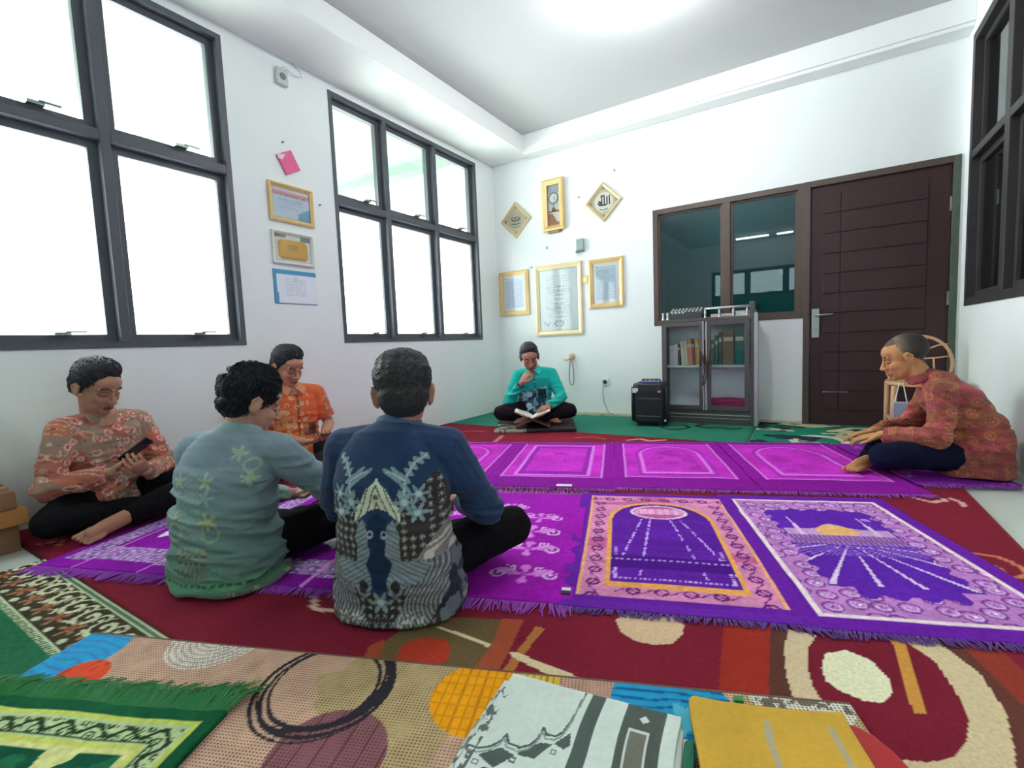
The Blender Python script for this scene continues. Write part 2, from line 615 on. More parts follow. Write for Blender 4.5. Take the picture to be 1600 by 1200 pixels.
window(1, 'x', XL, 1, W1, [W1[0], 0.5, 1.17, W1[1]], WZ, 2.125, m_frame, m_clear, m_frost, 'dark framed window on the left nearest the camera')
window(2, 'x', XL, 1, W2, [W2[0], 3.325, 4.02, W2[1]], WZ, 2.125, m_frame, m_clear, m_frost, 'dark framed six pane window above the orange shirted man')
window(3, 'y', YB, -1, BW[:2], [BW[0], -0.713, BW[1]], BW[2:], None, m_brown, m_teal, m_teal, 'brown framed dark window above the glass cabinet', latch=False, fw_=0.05, deep=0.03, sash_w=0.02)
window(4, 'x', XR, -1, RW[:2], [RW[0], 3.35, 4.17, RW[1]], RW[2:], 2.11, mat('dark_brown_frame', (52, 48, 50), 0.55, bump=0.1, bscale=70, var=0.2), m_smoke, m_smoke, 'dark window on the right wall beside the door', fw_=0.06, deep=0.06, latch=False)
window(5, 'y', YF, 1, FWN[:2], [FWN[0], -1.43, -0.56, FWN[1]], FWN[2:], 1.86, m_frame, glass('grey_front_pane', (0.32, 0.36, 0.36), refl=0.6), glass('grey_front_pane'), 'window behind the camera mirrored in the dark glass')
cu = M()
for i in range(52):
    x = FWN[0] + 0.06 + i * (FWN[1] - FWN[0] - 0.12) / 52
    cu.tube([(x, YF + 0.07 + 0.012 * (i % 2), 1.02), (x, YF + 0.07 + 0.012 * (i % 2), 1.86)], 0.028, 6)
tag(cu.build('curtain', m_curt, smooth=True), 'green curtain over the lower half of the window behind the camera', 'curtain')

# door -----------------------------------------------------------------
m_door = mat('dark_maroon_door', (54, 28, 32), 0.5, bump=0.1, bscale=30, var=0.16, vscale=4)
m_doorw = mat('worn_green_frame', (72, 84, 72), 0.7, bump=0.3, bscale=70, var=0.3, vscale=20)
dr = struct(empty('door_1', (DX[0], YB, 0)))
dr['label'] = 'dark maroon panelled door in the back wall'
def dl(mb, name, m, parent=dr, bevel=0.0, smooth=False):
    o = mb.build(name, m, parent, bevel=bevel, smooth=smooth)
    if parent is dr:
        o.location = (-DX[0], -YB, 0)
    return o
dl(M().box(DX[0], DX[0] + 0.05, YB - 0.015, YB + 0.1, 0, 2.184).box(DX[0] + 0.05, DX[1] - 0.045, YB - 0.015, YB + 0.1, 2.13, 2.184), 'frame', m_brown, bevel=0.004)
dl(M().box(DX[1] - 0.045, DX[1], YB - 0.015, YB + 0.1, 0, 2.184), 'worn_jamb', m_doorw, bevel=0.004)
leaf = dl(M().box(DX[0] + 0.052, DX[1] - 0.047, YB + 0.012, YB + 0.05, 0.008, 2.128), 'leaf', m_door, bevel=0.003)
rows = np.linspace(0.14, 2.06, 12)
for z0, z1 in zip(rows[:-1], rows[1:]):
    for x0, x1 in ((0.075, 0.21), (0.21, 0.79)):
        M().box(x0 + 0.004, x1 - 0.004, YB + 0.004, YB + 0.014, z0 + 0.004, z1 - 0.004).build('panel', m_door, leaf, bevel=0.003)
m_chrome = mat('brushed_steel', (178, 184, 184), 0.3, 0.85, var=0.05)
hd_ = M().box(0.0, 0.058, YB - 0.006, YB + 0.012, 0.80, 1.06)
hd_.build('lock_plate', m_chrome, leaf, bevel=0.004)
M().tube([(0.03, YB, 1.0), (0.03, YB - 0.05, 1.0), (0.06, YB - 0.055, 1.0), (0.16, YB - 0.05, 1.005)], 0.009, 8).build('handle', m_chrome, leaf, smooth=True)
M().lathe([(0.008, 0), (0.008, 0.02), (0.004, 0.024)], (0.03, YB - 0.03, 0.87), 10).build('key_cylinder', m_chrome, leaf)
m_white = mat('white_plastic', (226, 230, 228), 0.45, var=0.02)
for z in (0.35, 1.08, 1.82):
    M().box(0.918, 0.932, YB - 0.004, YB + 0.014, z - 0.055, z + 0.055).build('hinge', m_latch, dr, (-DX[0], -YB, 0), bevel=0.002)
M().box(0.09, 0.28, YB - 0.003, YB + 0.006, 0.306, 0.311).lathe([(0.008, -0.008), (0.008, 0.0)], (0.1, YB, 0.308), 8, 'y').build('bolt', m_chrome, leaf)

# baseboard strip at the foot of the back wall
tb = struct(M().box(XL, BW[0] - 0.02, YB - 0.014, YB, 0, 0.03).box(-0.42, DX[0], YB - 0.014, YB, 0, 0.03).build('baseboard_back', mat('skirting_cream', (214, 212, 190), 0.6, var=0.1, vscale=14)))

# ------------------------------------------------------------------ lamps
m_tube = mat('lit_tube', (255, 255, 255), 0.5, var=0, emit=(250, 255, 255), estr=9.0)
for x0, x1, lb in ((-1.62, -0.86, 'longer'), (-0.74, -0.36, 'shorter')):
    t = tag(empty('tube_lamp', ((x0 + x1) / 2, -2.75, ZC)), '%s fluorescent tube on the ceiling behind the camera' % lb, 'lamp', 'ceiling tubes')
    h = (x1 - x0) / 2
    M().box(-h, h, -0.03, 0.03, -0.045, 0).build('batten', m_white, t, bevel=0.004)
    M().tube([(-h + 0.03, 0, -0.068), (h - 0.03, 0, -0.068)], 0.014, 10).build('tube', m_tube, t, smooth=True)
    for s in (-1, 1):
        M().box(s * h - 0.02, s * h + 0.02, -0.02, 0.02, -0.085, -0.045).build('socket', m_white, t)
m_bulb = mat('lit_bulb', (255, 255, 255), 0.5, var=0, emit=(250, 255, 252), estr=170.0)
LAMP = (-0.97, 3.27, ZC)
t = tag(empty('ceiling_lamp', LAMP), 'bright round ceiling lamp making the white glow on the ceiling', 'lamp')
M().lathe([(0.02, 0), (0.06, 0), (0.06, -0.015), (0.03, -0.03), (0.022, -0.06), (0.022, -0.07)], (0, 0, 0), 20).build('fitting', m_white, t, smooth=True)
M().ell((0, 0, -0.125), (0.05, 0.05, 0.06), 18, 12).build('bulb', m_bulb, t, smooth=True)

# ------------------------------------------------------------------ carpets and mats
QA = math.radians(20.0)
m_pile = matc('carpet_pile', 0.95, 0.4, 330, 0.08, 0.0, 0.12, 120)
m_velvet = matc('velvet_mat', 0.95, 0.4, 260, 0.08, 0.0, 0.16, 60)
m_flat = matc('printed_mat', 0.8, 0.25, 420, 0.2, 0.0, 0.08, 160)
m_cotton = matc('printed_cotton', 0.8, 0.2, 300, 0.2, 0.05, 0.05, 80)

def sheet(xs, ys, paint, z0, z1, wave=0.0, seed=0, edge=0.0, wfreq=5.0):
    """a flat sheet with its own thickness; xs, ys: grid lines; paint(X, Y) gives sRGB"""
    nx, ny = len(xs), len(ys)
    X, Y = np.meshgrid(xs, ys, indexing='ij')
    C = paint(X.ravel().copy(), Y.ravel().copy())
    Z = z1 + wave * (fbm(X * wfreq + 3, Y * wfreq + 7, seed=seed) - 0.35)
    X2, Y2 = X.copy(), Y.copy()
    if edge > 0:
        X2 += edge * (fbm(Y * 6, Y * 0 + seed, seed=seed + 5) - 0.5)
        Y2 += edge * (fbm(X * 6, X * 0 + seed, seed=seed + 9) - 0.5)
    top = np.stack([X2, Y2, Z], -1).reshape(-1, 3)
    idx = np.arange(nx * ny).reshape(nx, ny)
    q = np.stack([idx[:-1, :-1], idx[1:, :-1], idx[1:, 1:], idx[:-1, 1:]], -1).reshape(-1, 4)
    per = np.concatenate([idx[:, 0], idx[-1, 1:], idx[-2::-1, -1], idx[0, -2:0:-1]])
    bot = top[per].copy()
    bot[:, 2] = z0
    k = len(per)
    b = nx * ny + np.arange(k)
    side = np.stack([per, b, np.roll(b, -1), np.roll(per, -1)], -1)
    v = np.concatenate([top, bot])
    f = np.concatenate([q, side])
    me = bpy.data.meshes.new('sheet')
    me.from_pydata(v.tolist(), [], f.tolist() + [b[::-1].tolist()])
    setcol(me, np.concatenate([C, C[per] * 0.9]))
    me.shade_smooth()
    return me

def lines(a, b, step):
    return np.linspace(a, b, max(2, int(round((b - a) / step)) + 1))

def mat_thing(name, label, cat, cx, cy, ang, w, l, res, paint, z0, z1, m, wave=0.004, seed=0, fringe=(), frgb=(120, 40, 150), flen=0.06, edge=0.006, group=None):
    me = sheet(lines(-w / 2, w / 2, res), lines(-l / 2, l / 2, res), paint, 0.0, z1 - z0, wave, seed, edge)
    root = link(me, name, m, None, (cx, cy, z0), (0, 0, ang))
    tag(root, label, cat, group)
    for side in fringe:
        mb = M()
        rnd = random.Random(seed * 7 + side)
        n = int(w / 0.0055)
        for i in range(n):
            x = -w / 2 + w * (i + rnd.random()) / n
            L = flen * (0.75 + 0.4 * rnd.random())
            sx = (rnd.random() - 0.5) * 0.03 + 0.012 * math.sin(i * 0.21)
            y = side * (l / 2 - 0.004)
            hz = (z1 - z0) * 0.7
            mb.tube([(x, y, hz), (x + sx * 0.4, y + side * L * 0.5, hz * 0.8 + 0.004 * rnd.random()), (x + sx, y + side * L, 0.002 + 0.003 * rnd.random())], [0.003, 0.0032, 0.0015], 4, flat=0.6)
        o = mb.build('fringe', mat('fringe_%d_%d_%d' % frgb, frgb, 0.9, var=0.25, vscale=40, sheen=0.3), root, fix=False)
        o['kind'] = 'stuff'
    return root

# -- maroon room carpet with its shapes
MP = {
'tan_ell':[(-0.488,1.302),(-0.488,1.344),(-0.409,1.375),(-0.332,1.413),(-0.306,1.375),(-0.302,1.324),(-0.317,1.273),(-0.362,1.242),(-0.414,1.237),(-0.458,1.257)],
'cream_ell':[(0.029,1.353),(0.039,1.421),(0.083,1.463),(0.135,1.445),(0.167,1.382),(0.167,1.329),(0.145,1.283),(0.109,1.269),(0.062,1.282),(0.037,1.305)],
'ringL':[(-0.047,1.496),(0.019,1.498),(0.001,1.424),(-0.000,1.337),(0.011,1.266),(0.028,1.224),(-0.027,1.202),(-0.045,1.285),(-0.054,1.394)],
'ringR':[(0.224,1.596),(0.294,1.615),(0.353,1.510),(0.366,1.374),(0.347,1.250),(0.333,1.178),(0.153,1.075),(0.156,1.120),(0.199,1.136),(0.243,1.175),(0.274,1.235),(0.295,1.318),(0.291,1.398),(0.271,1.514),(0.228,1.570)],
'stick':[(0.191,1.585),(0.222,1.601),(0.221,1.348),(0.220,1.288),(0.200,1.277),(0.194,1.332),(0.192,1.471)],
'rust1':[(-0.213,1.480),(-0.092,1.508),(-0.076,1.166),(-0.177,1.126)],
'brown1':[(-0.092,1.508),(-0.042,1.517),(-0.052,1.366),(-0.042,1.261),(-0.024,1.195),(-0.076,1.166)],
'brownR':[(0.294,1.615),(0.342,1.632),(0.404,1.417),(0.382,1.206),(0.333,1.178),(0.347,1.250),(0.366,1.374),(0.353,1.510)],
'rustR':[(0.342,1.632),(0.420,1.653),(0.466,1.496),(0.421,1.228),(0.382,1.206),(0.404,1.417)],
'olive':[(-1.036,0.891),(-1.039,0.998),(-0.916,1.095),(-0.785,1.150),(-0.743,1.051),(-0.727,0.908),(-0.964,0.823),(-0.987,0.822)],
'red':[(-0.955,0.855),(-0.980,0.911),(-0.952,0.961),(-0.888,0.985),(-0.847,0.961),(-0.821,0.919),(-0.831,0.879),(-0.891,0.846)],
'rustA':[(-1.030,0.811),(-1.059,0.852),(-1.046,0.899),(-1.017,0.868),(-0.987,0.822)],
'rustB':[(-0.798,1.151),(-0.737,1.176),(-0.703,1.056),(-0.674,0.932),(-0.737,0.908),(-0.750,1.014)],
'orangeB':[(-0.688,1.168),(-0.657,1.167),(-0.656,1.082),(-0.640,0.940),(-0.668,0.933),(-0.674,1.009)],
'w1':[(-0.953,1.018),(-0.936,1.027),(-0.757,1.033),(-0.754,1.015)],
'w2':[(-0.694,1.026),(-0.677,1.035),(-0.531,1.030),(-0.442,1.024),(-0.483,1.002),(-0.571,1.000),(-0.675,1.012)],
'petal':[(0.233,2.916),(0.315,2.848),(0.365,2.681),(0.373,2.624),(0.317,2.649),(0.269,2.756)],
}
MC = dict(tan_ell=(230, 194, 158), cream_ell=(240, 234, 196), ringL=(222, 196, 160), ringR=(222, 198, 158), stick=(214, 152, 72), rust1=(164, 50, 40), brown1=(98, 58, 50),
          brownR=(108, 60, 52), rustR=(150, 58, 46), olive=(112, 92, 62), red=(186, 62, 44), rustA=(168, 78, 50), rustB=(172, 82, 56), orangeB=(188, 122, 64),
          w1=(228, 206, 166), w2=(230, 208, 168), petal=(196, 172, 160))
def paint_maroon(X, Y):
    c = np.tile(np.array((130, 34, 52.0)), (len(X), 1))
    c *= (0.92 + 0.16 * fbm(X * 2, Y * 2))[:, None]
    j = 0.003
    Xw = X + j * (fbm(X * 30, Y * 30, seed=3) - 0.5)
    Yw = Y + j * (fbm(X * 30, Y * 30, seed=4) - 0.5)
    for k in ('olive', 'rustA', 'red', 'rustB', 'orangeB', 'w1', 'w2', 'rust1', 'brown1', 'rustR', 'brownR', 'ringL', 'ringR', 'cream_ell', 'tan_ell', 'stick', 'petal'):
        put(c, pip(Xw, Yw, MP[k]), MC[k])
    # lines and curls in the far half
    put(c, segd(Xw, Yw, [(-2.56, 3.25), (-2.3, 3.28)]) < 0.016, (226, 150, 150))
    put(c, segd(Xw, Yw, [(-2.3, 3.27), (-2.42, 3.62)]) < 0.014, (216, 140, 140))
    put(c, segd(Xw, Yw, [(-2.95, 3.62), (-2.85, 3.72), (-2.7, 3.74)]) < 0.014, (190, 90, 84))
    put(c, segd(Xw, Yw, [(-1.75, 3.78), (-1.62, 3.86), (-1.5, 3.82)]) < 0.015, (190, 90, 70))
    put(c, segd(Xw, Yw, [(-1.3, 3.83), (-1.22, 3.92), (-1.12, 3.87), (-1.02, 3.95)]) < 0.015, (232, 170, 150))
    put(c, segd(Xw, Yw, [(0.44, 3.0), (0.5, 2.955), (0.55, 3.0), (0.555, 3.04)]) < 0.012, (226, 170, 160))
    put(c, segd(Xw, Yw, [(0.585, 3.06), (0.615, 3.0), (0.61, 2.95)]) < 0.012, (226, 170, 160))
    put(c, segd(Xw, Yw, [(0.49, 2.34), (0.58, 2.33), (0.625, 2.27), (0.63, 2.2), (0.58, 2.16)]) < 0.009, (214, 130, 96))
    put(c, segd(Xw, Yw, [(0.52, 2.2), (0.55, 2.23), (0.56, 2.19)]) < 0.009, (214, 130, 96))
    put(c, segd(Xw, Yw, [(-3.04, 0.63), (-3.0, 0.7), (-2.93, 0.66)]) < 0.008, (214, 140, 120))
    put(c, segd(Xw, Yw, [(-1.44, 0.95), (-1.38, 0.9), (-1.3, 0.93)]) < 0.009, (230, 190, 170))
    put(c, Y < 0.595, (92, 36, 36))
    put(c, (X > 0.672), (150, 70, 60))
    return c
xs = np.concatenate([lines(XL + 0.01, -1.12, 0.025), lines(-1.114, 0.48, 0.0045)[:], lines(0.49, 0.68, 0.012)])
ys = np.concatenate([lines(0.58, 0.78, 0.012), lines(0.786, 1.68, 0.0045), lines(1.7, 2.1, 0.03), lines(2.11, 4.02, 0.014)])
me = sheet(xs, ys, paint_maroon, 0.0, 0.010, 0.0, 1)
o = link(me, 'maroon_carpet', m_pile)
tag(o, 'large maroon carpet with cream and rust shapes under the mats', 'carpet')

# -- green carpet strip along the back wall
def paint_green(X, Y):
    c = np.tile(np.array((52, 124, 104.0)), (len(X), 1))
    c *= (0.94 + 0.12 * fbm(X * 9, Y * 9, seed=2))[:, None]
    s = (Y > 5.02)
    put(c, s, (182, 186, 150))
    put(c, s & (fbm(X * 14, Y * 60, seed=8) > 0.55), (92, 128, 100))
    return c
me = sheet(lines(XL + 0.008, -0.42, 0.03), lines(4.03, YB - 0.016, 0.02), paint_green, 0.0, 0.009, 0.0, 2)
tag(link(me, 'green_carpet', m_pile), 'plain green carpet strip along the foot of the back wall', 'carpet')
def paint_green2(X, Y):
    c = np.tile(np.array((38, 128, 104.0)), (len(X), 1))
    n = fbm(X * 5 + 2, Y * 9, seed=5)
    put(c, (fbm(X * 4, Y * 7, seed=14) > 0.6), (196, 190, 150))
    put(c, (np.abs(np.hypot((X - 0.06) / 1.0, (Y - 4.30) / 1.3) - 0.17) < 0.03), (206, 200, 184))
    put(c, (n > 0.62), (40, 52, 62))
    put(c, segd(X, Y, [(0.14, 4.78), (0.3, 4.98), (0.6, 5.05)]) < 0.03, (214, 202, 160))
    put(c, segd(X, Y, [(0.1, 4.66), (0.4, 4.72), (0.75, 4.9)]) < 0.025, (214, 202, 160))
    put(c, segd(X, Y, [(-0.02, 5.0), (0.2, 5.06)]) < 0.03, (204, 198, 160))
    return c
me = sheet(lines(-0.41, 0.95, 0.012), lines(4.12, YB - 0.03, 0.012), paint_green2, 0.0, 0.0098, 0.0, 3)
tag(link(me, 'leaf_pattern_carpet', m_pile), 'green carpet with cream leaf shapes in front of the door', 'carpet')

# -- far row of magenta velvet mats
def paint_row(kind):
    def f(X, Y):
        c = np.tile(np.array((204, 52, 200.0)), (len(X), 1))
        Y = Y - 0.075
        c *= (0.88 + 0.24 * fbm(X * 7, Y * 7, seed=kind * 5))[:, None]
        aX = np.abs(X)
        put(c, aX > 0.325, (150, 26, 160))
        put(c, np.abs(Y) > 0.47, (138, 24, 150))
        put(c, (np.abs(aX - 0.318) < 0.008) & (np.abs(Y) < 0.48), (228, 140, 232))
        put(c, (np.abs(Y + 0.462) < 0.008) & (aX < 0.32), (224, 140, 230))
        ring = np.maximum(aX / 0.2, np.abs(Y + 0.0) / 0.36)
        if kind == 2:
            put(c, (ring > 0.93) & (ring < 1.13), (158, 38, 178))
            put(c, np.abs(ring - 1.16) < 0.03, (226, 130, 230))
            put(c, segd(X, Y, [(-0.04, 0.14), (0.0, 0.16), (0.05, 0.13)]) < 0.012, (140, 32, 160))
            put(c, (np.abs(X - 0.05) < 0.008) & (np.abs(Y + 0.05) < 0.05), (150, 36, 170))
        else:
            arch = np.where(Y > 0.12, np.hypot(aX, (Y - 0.12) * 0.8) / 0.2, aX / 0.2)
            arch = np.maximum(arch, -Y / 0.36)
            put(c, np.abs(arch - 1.0) < 0.035, (226, 124, 228))
            put(c, np.abs(arch - 1.12) < 0.04, (168, 44, 184))
            n = fbm(X * 9, Y * 9, seed=kind)
            k = (arch < 0.8) & (n > 0.56)
            c[k] = c[k] * 0.9
        return c
    return f
ROWS = [(-2.25, 2.74, 1, 'magenta prayer mat behind the navy shirted man'), (-1.53, 3.005, 2, 'magenta prayer mat with a nested rectangle border'), (-0.8125, 3.30, 3, 'magenta prayer mat between the rectangle patterned one and the fourth'), (-0.07, 3.57, 4, 'magenta prayer mat at the feet of the man on the right')]
m_label = mat('woven_label', (232, 226, 232), 0.7, var=0.1, vscale=200)
for cx, cy, k, lb in ROWS:
    r_ = mat_thing('prayer_mat', lb, 'mat', cx + 0.026, cy - 0.07, QA, 0.785, 1.21, 0.011, paint_row(k), 0.0104, 0.0185 + 0.0004 * k, m_velvet, 0.006, 20 + k, (-1, 1), (132, 24, 150), 0.05, group='magenta mats in the far row')
    if k == 2:
        M().box(0.06, 0.15, -0.585, -0.55, 0.008, 0.013).build('woven_label', m_label, r_, bevel=0.001)
def paint_r5(X, Y):
    c = np.tile(np.array((134, 36, 156.0)), (len(X), 1))
    c *= (0.85 + 0.3 * fbm(X * 8, Y * 8, seed=31))[:, None]
    d, ox, oy, idr = cells(X * 9, Y * 9, 4)
    put(c, flower(ox, oy, 0.34, 5) & (idr > 0.45), (176, 96, 196))
    put(c, (np.abs(Y + 0.42) < 0.05), (120, 34, 150))
    put(c, flower(ox, oy, 0.14, 5) & (idr > 0.7), (212, 150, 222))
    return c
mat_thing('prayer_mat', 'dark violet prayer mat under the man in the reddish shirt', 'mat', 0.535, 3.79, QA, 0.46, 1.0, 0.012, paint_r5, 0.0104, 0.022, m_velvet, 0.008, 33, (-1,), (118, 34, 146), 0.05)

# -- near row: plain purple with sprays, arch mat, mosque mat, two ornamental ones on the left
def spray(c, X, Y, cx, cy, s, col=(226, 128, 226), lite=(238, 190, 240)):
    x, y = (X - cx) / s, (Y - cy) / s
    ax = np.abs(x)
    put(c, flower(x, y, 0.26, 4, 0.0), col)
    for px, py, r in ((0.0, 0.34, 0.13), (0.0, -0.34, 0.12), (0.34, 0.06, 0.15), (0.58, 0.16, 0.12)):
        put(c, np.hypot(ax - px, y - py) < r, col)
    put(c, spiral(ax, y, 0.62, -0.02, 0.22, 1.3, 0.42), lite)
    put(c, spiral(ax, y, 0.36, 0.3, 0.16, 1.2, 0.45), lite)
    put(c, (np.hypot(x, y) < 0.1), (190, 70, 200))
def paint_c(X, Y):
    c = np.tile(np.array((164, 26, 176.0)), (len(X), 1))
    c *= (0.9 + 0.2 * fbm(X * 6, Y * 6, seed=41))[:, None]
    for x, y, s in ((0.16, 0.19, 0.13), (0.15, 0.02, 0.15), (0.165, -0.16, 0.15), (0.185, -0.37, 0.15), (-0.2, -0.12, 0.15), (-0.2, 0.2, 0.14), (0.0, 0.33, 0.1)):
        spray(c, X, Y, x, y, s)
    return c
c_ = mat_thing('prayer_mat', 'bright purple prayer mat with pink floral sprays beside the navy shirt', 'mat', -1.18, 1.70, QA, 0.75, 1.10, 0.008, paint_c, 0.0102, 0.0165, m_velvet, 0.006, 41, (-1, 1), (150, 34, 172), 0.07)
M().box(0.335, 0.365, -0.475, -0.455, 0.006, 0.012).build('woven_label', m_label, c_, bevel=0.001)
M().box(0.335, 0.365, -0.495, -0.475, 0.006, 0.0115).build('black_label', mat('black_label', (30, 28, 34), 0.7), c_, bevel=0.001)

def paint_m(X, Y):
    c = np.tile(np.array((108, 34, 162.0)), (len(X), 1))
    aX = np.abs(X)
    f = (aX < 0.315) & (Y < 0.53) & (Y > -0.5)
    c[f] = np.array((226, 142, 186.0)) * (0.9 + 0.18 * fbm(X * 8, Y * 8, seed=44))[f][:, None]
    put(c, f & (fbm(X * 3, Y * 12, seed=47) > 0.64), (204, 104, 150))
    put(c, (np.abs(aX - 0.318) < 0.006) & (Y < 0.53) & (Y > -0.5), (244, 176, 120))
    # chain ornament
    path = np.where((aX > 0.2) & (Y < 0.42), Y, X)
    acr = np.where((aX > 0.2) & (Y < 0.42), aX - 0.272, np.where(Y > 0, Y - 0.475, Y + 0.455))
    band = np.abs(acr) < 0.03
    p = (path * 11.0) % 1.0 - 0.5
    o1 = np.hypot(p * 1.5, acr / 0.03 * 0.5)
    put(c, f & band & (np.abs(o1 - 0.32) < 0.09), (112, 32, 120))
    put(c, f & (np.abs(acr - 0.013 * np.sin(path * 69)) < 0.004), (126, 40, 134))
    # arch
    yy = Y - 0.16
    arch = np.where(yy > 0, (np.clip(aX / 0.215, 0, 9) ** 2.3 + np.clip(yy / 0.25, 0, 9) ** 2.3) ** (1 / 2.3), aX / 0.215)
    arch = np.maximum(arch, np.where(Y < -0.3, (-Y) / 0.40, 0))
    put(c, arch < 1.09, (242, 168, 92))
    iv = arch < 1.0
    c[iv] = np.array((98, 32, 160.0)) * (0.84 + 0.3 * fbm(X * 4, Y * 16, seed=50))[iv][:, None]
    put(c, (np.abs(arch - 0.92) < 0.02) & iv & (Y < -0.1) & (((X * 60) % 1 < 0.5) | (aX > 0.19)) & (((Y * 60) % 1 < 0.5) | (Y < -0.34)), (214, 170, 232))
    for a in (-0.55, -0.3, 0.3, 0.6):
        sx = a * 0.3
        d = segd(X, Y, [(sx * 0.5, 0.2), (sx * 1.25, -0.34)])
        put(c, iv & (d < 0.0045) & (fbm(X * 50, Y * 50, seed=52) > 0.42), (204, 166, 240))
    put(c, iv & (np.abs(Y + 0.24) < 0.05), (74, 22, 132))
    put(c, iv & (np.abs(Y + 0.22) < 0.007) & ((X * 45) % 1 < 0.55), (206, 150, 220))
    e = np.hypot(X / 0.128, (Y - 0.30) / 0.088)
    put(c, e < 1.0, (226, 150, 200))
    put(c, (e < 0.8) & (((X * 70) % 1) < 0.35), (244, 196, 226))
    put(c, (e < 0.85) & (np.abs(Y - 0.31) > 0.035), (196, 96, 160))
    put(c, np.abs(e - 0.97) < 0.05, (246, 206, 230))
    put(c, (Y < -0.53), (112, 40, 170))
    return c
mat_thing('prayer_mat', 'pink bordered prayer mat with a violet arch and lantern', 'mat', -0.515, 1.955, math.radians(19.6), 0.76, 1.15, 0.006, paint_m, 0.0104, 0.017, m_velvet, 0.004, 45, (-1,), (82, 24, 128), 0.035)

def paint_n(X, Y):
    c = np.tile(np.array((110, 34, 164.0)), (len(X), 1))
    aX = np.abs(X)
    f = (aX < 0.325) & (np.abs(Y) < 0.53)
    put(c, f, (246, 222, 226))
    g = (aX < 0.308) & (np.abs(Y) < 0.512)
    c[g] = np.array((198, 132, 202.0)) * (0.9 + 0.2 * fbm(X * 14, Y * 14, seed=61))[g][:, None]
    d, ox, oy, idr = cells(X * 14, Y * 14, 6, 0.5)
    put(c, g & (np.abs(d - 0.38) < 0.06), (136, 66, 152))
    put(c, g & spiral(ox, oy, 0, 0, 0.34, 1.2, 0.35, 0), (222, 184, 232))
    put(c, g & flower(ox, oy, 0.16, 4, 0.6) & (idr > 0.3), (150, 80, 172))
    put(c, g & (idr > 0.72) & (np.hypot(ox - 0.1, oy) < 0.09), (250, 230, 250))
    # scalloped field
    s = 0.012 * np.cos(X * 75) + 0.0
    s2 = 0.012 * np.cos(Y * 75)
    inn = (aX < 0.212 + s2) & (Y < 0.40 + s) & (Y > -0.40 + s)
    corner = (aX > 0.15) & (np.abs(Y - 0.02) > 0.36 - 0.0)
    inn &= ~corner
    c[inn] = np.array((98, 38, 170.0)) * (0.9 + 0.2 * fbm(X * 5, Y * 5, seed=63))[inn][:, None]
    sky = inn & (Y > 0.06)
    put(c, sky & (fbm(X * 6 + 1, Y * 8, seed=66) > 0.55), (196, 140, 216))
    put(c, sky & (Y < 0.16 + 0.06 * np.exp(-(X / 0.05) ** 2)) & (aX < 0.2), (206, 160, 210))
    put(c, sky & (np.hypot(X / 0.075, (Y - 0.13) / 0.075) < 1) & (Y > 0.1), (244, 186, 120))
    for x, w in ((-0.14, 0.012), (0.14, 0.012)):
        put(c, sky & (np.abs(X - x) < w * np.clip((0.31 - Y) / 0.2, 0, 1)) & (Y < 0.31), (232, 196, 228))
    bl = inn & (np.abs(Y - 0.05) < 0.045)
    put(c, bl, (170, 120, 196))
    put(c, bl & ((X * 55) % 1 < 0.35), (112, 60, 160))
    put(c, bl & (np.abs(Y - 0.045) < 0.012), (150, 100, 150))
    ray = inn & (Y < -0.0)
    th = np.arctan2(-(Y - 0.03), X)
    k = (th * 7.2 / math.pi * 1.25 + 0.5) % 1.0
    put(c, ray & (np.abs(k - 0.5) < 0.05 + 0.02 * fbm(X * 20, Y * 20)) & (Y > -0.33), (236, 206, 240))
    k2 = (th * 40 / math.pi) % 1.0
    put(c, ray & (Y > -0.1) & (k2 < 0.4), (150, 110, 206))
    return c
mat_thing('prayer_mat', 'lilac bordered prayer mat with a mosque dome and white rays', 'mat', 0.145, 2.205, math.radians(20.3), 0.76, 1.19, 0.006, paint_n, 0.0104, 0.0172, m_velvet, 0.004, 65, (-1,), (80, 24, 128), 0.04)

def paint_L(seed):
    def f(X, Y):
        c = np.tile(np.array((142, 26, 164.0)), (len(X), 1))
        c *= (0.88 + 0.24 * fbm(X * 6, Y * 6, seed=seed))[:, None]
        aX = np.abs(X)
        b = (aX > 0.17) & (aX < 0.3) & (np.abs(Y) < 0.49)
        b |= (np.abs(np.abs(Y) - 0.42) < 0.06) & (aX < 0.2)
        b &= ~((aX < 0.19) & (np.abs(Y) < 0.36))
        put(c, b, (196, 150, 214))
        d, ox, oy, idr = cells(X * 22, Y * 22, seed, 0.6)
        put(c, b & (np.abs(d - 0.34) < 0.08), (104, 60, 150))
        put(c, b & spiral(ox, oy, 0, 0, 0.3, 1.0, 0.3), (236, 214, 244))
        put(c, np.abs(aX - 0.165) < 0.006, (232, 150, 226))
        put(c, (np.hypot(X / 0.11, (Y + 0.18) / 0.12) < 1) & (np.hypot(X / 0.13, (Y + 0.3) / 0.12) > 0.8), (238, 226, 240))
        put(c, (np.hypot(X / 0.1, (Y - 0.12) / 0.16) < 1) & (aX > 0.03), (238, 224, 240))
        return c
    return f
mat_thing('prayer_mat', 'purple prayer mat with a lilac band under the barefoot man on the left', 'mat', -2.57, 1.185, QA, 0.70, 1.12, 0.008, paint_L(71), 0.0145, 0.021, m_velvet, 0.006, 71, (-1,), (140, 36, 172), 0.07)
mat_thing('prayer_mat', 'purple prayer mat with white petals mostly under the grey shirted man', 'mat', -1.885, 1.435, QA, 0.69, 1.12, 0.008, paint_L(72), 0.0104, 0.0170, m_velvet, 0.006, 72, (-1,), (140, 36, 172), 0.06)

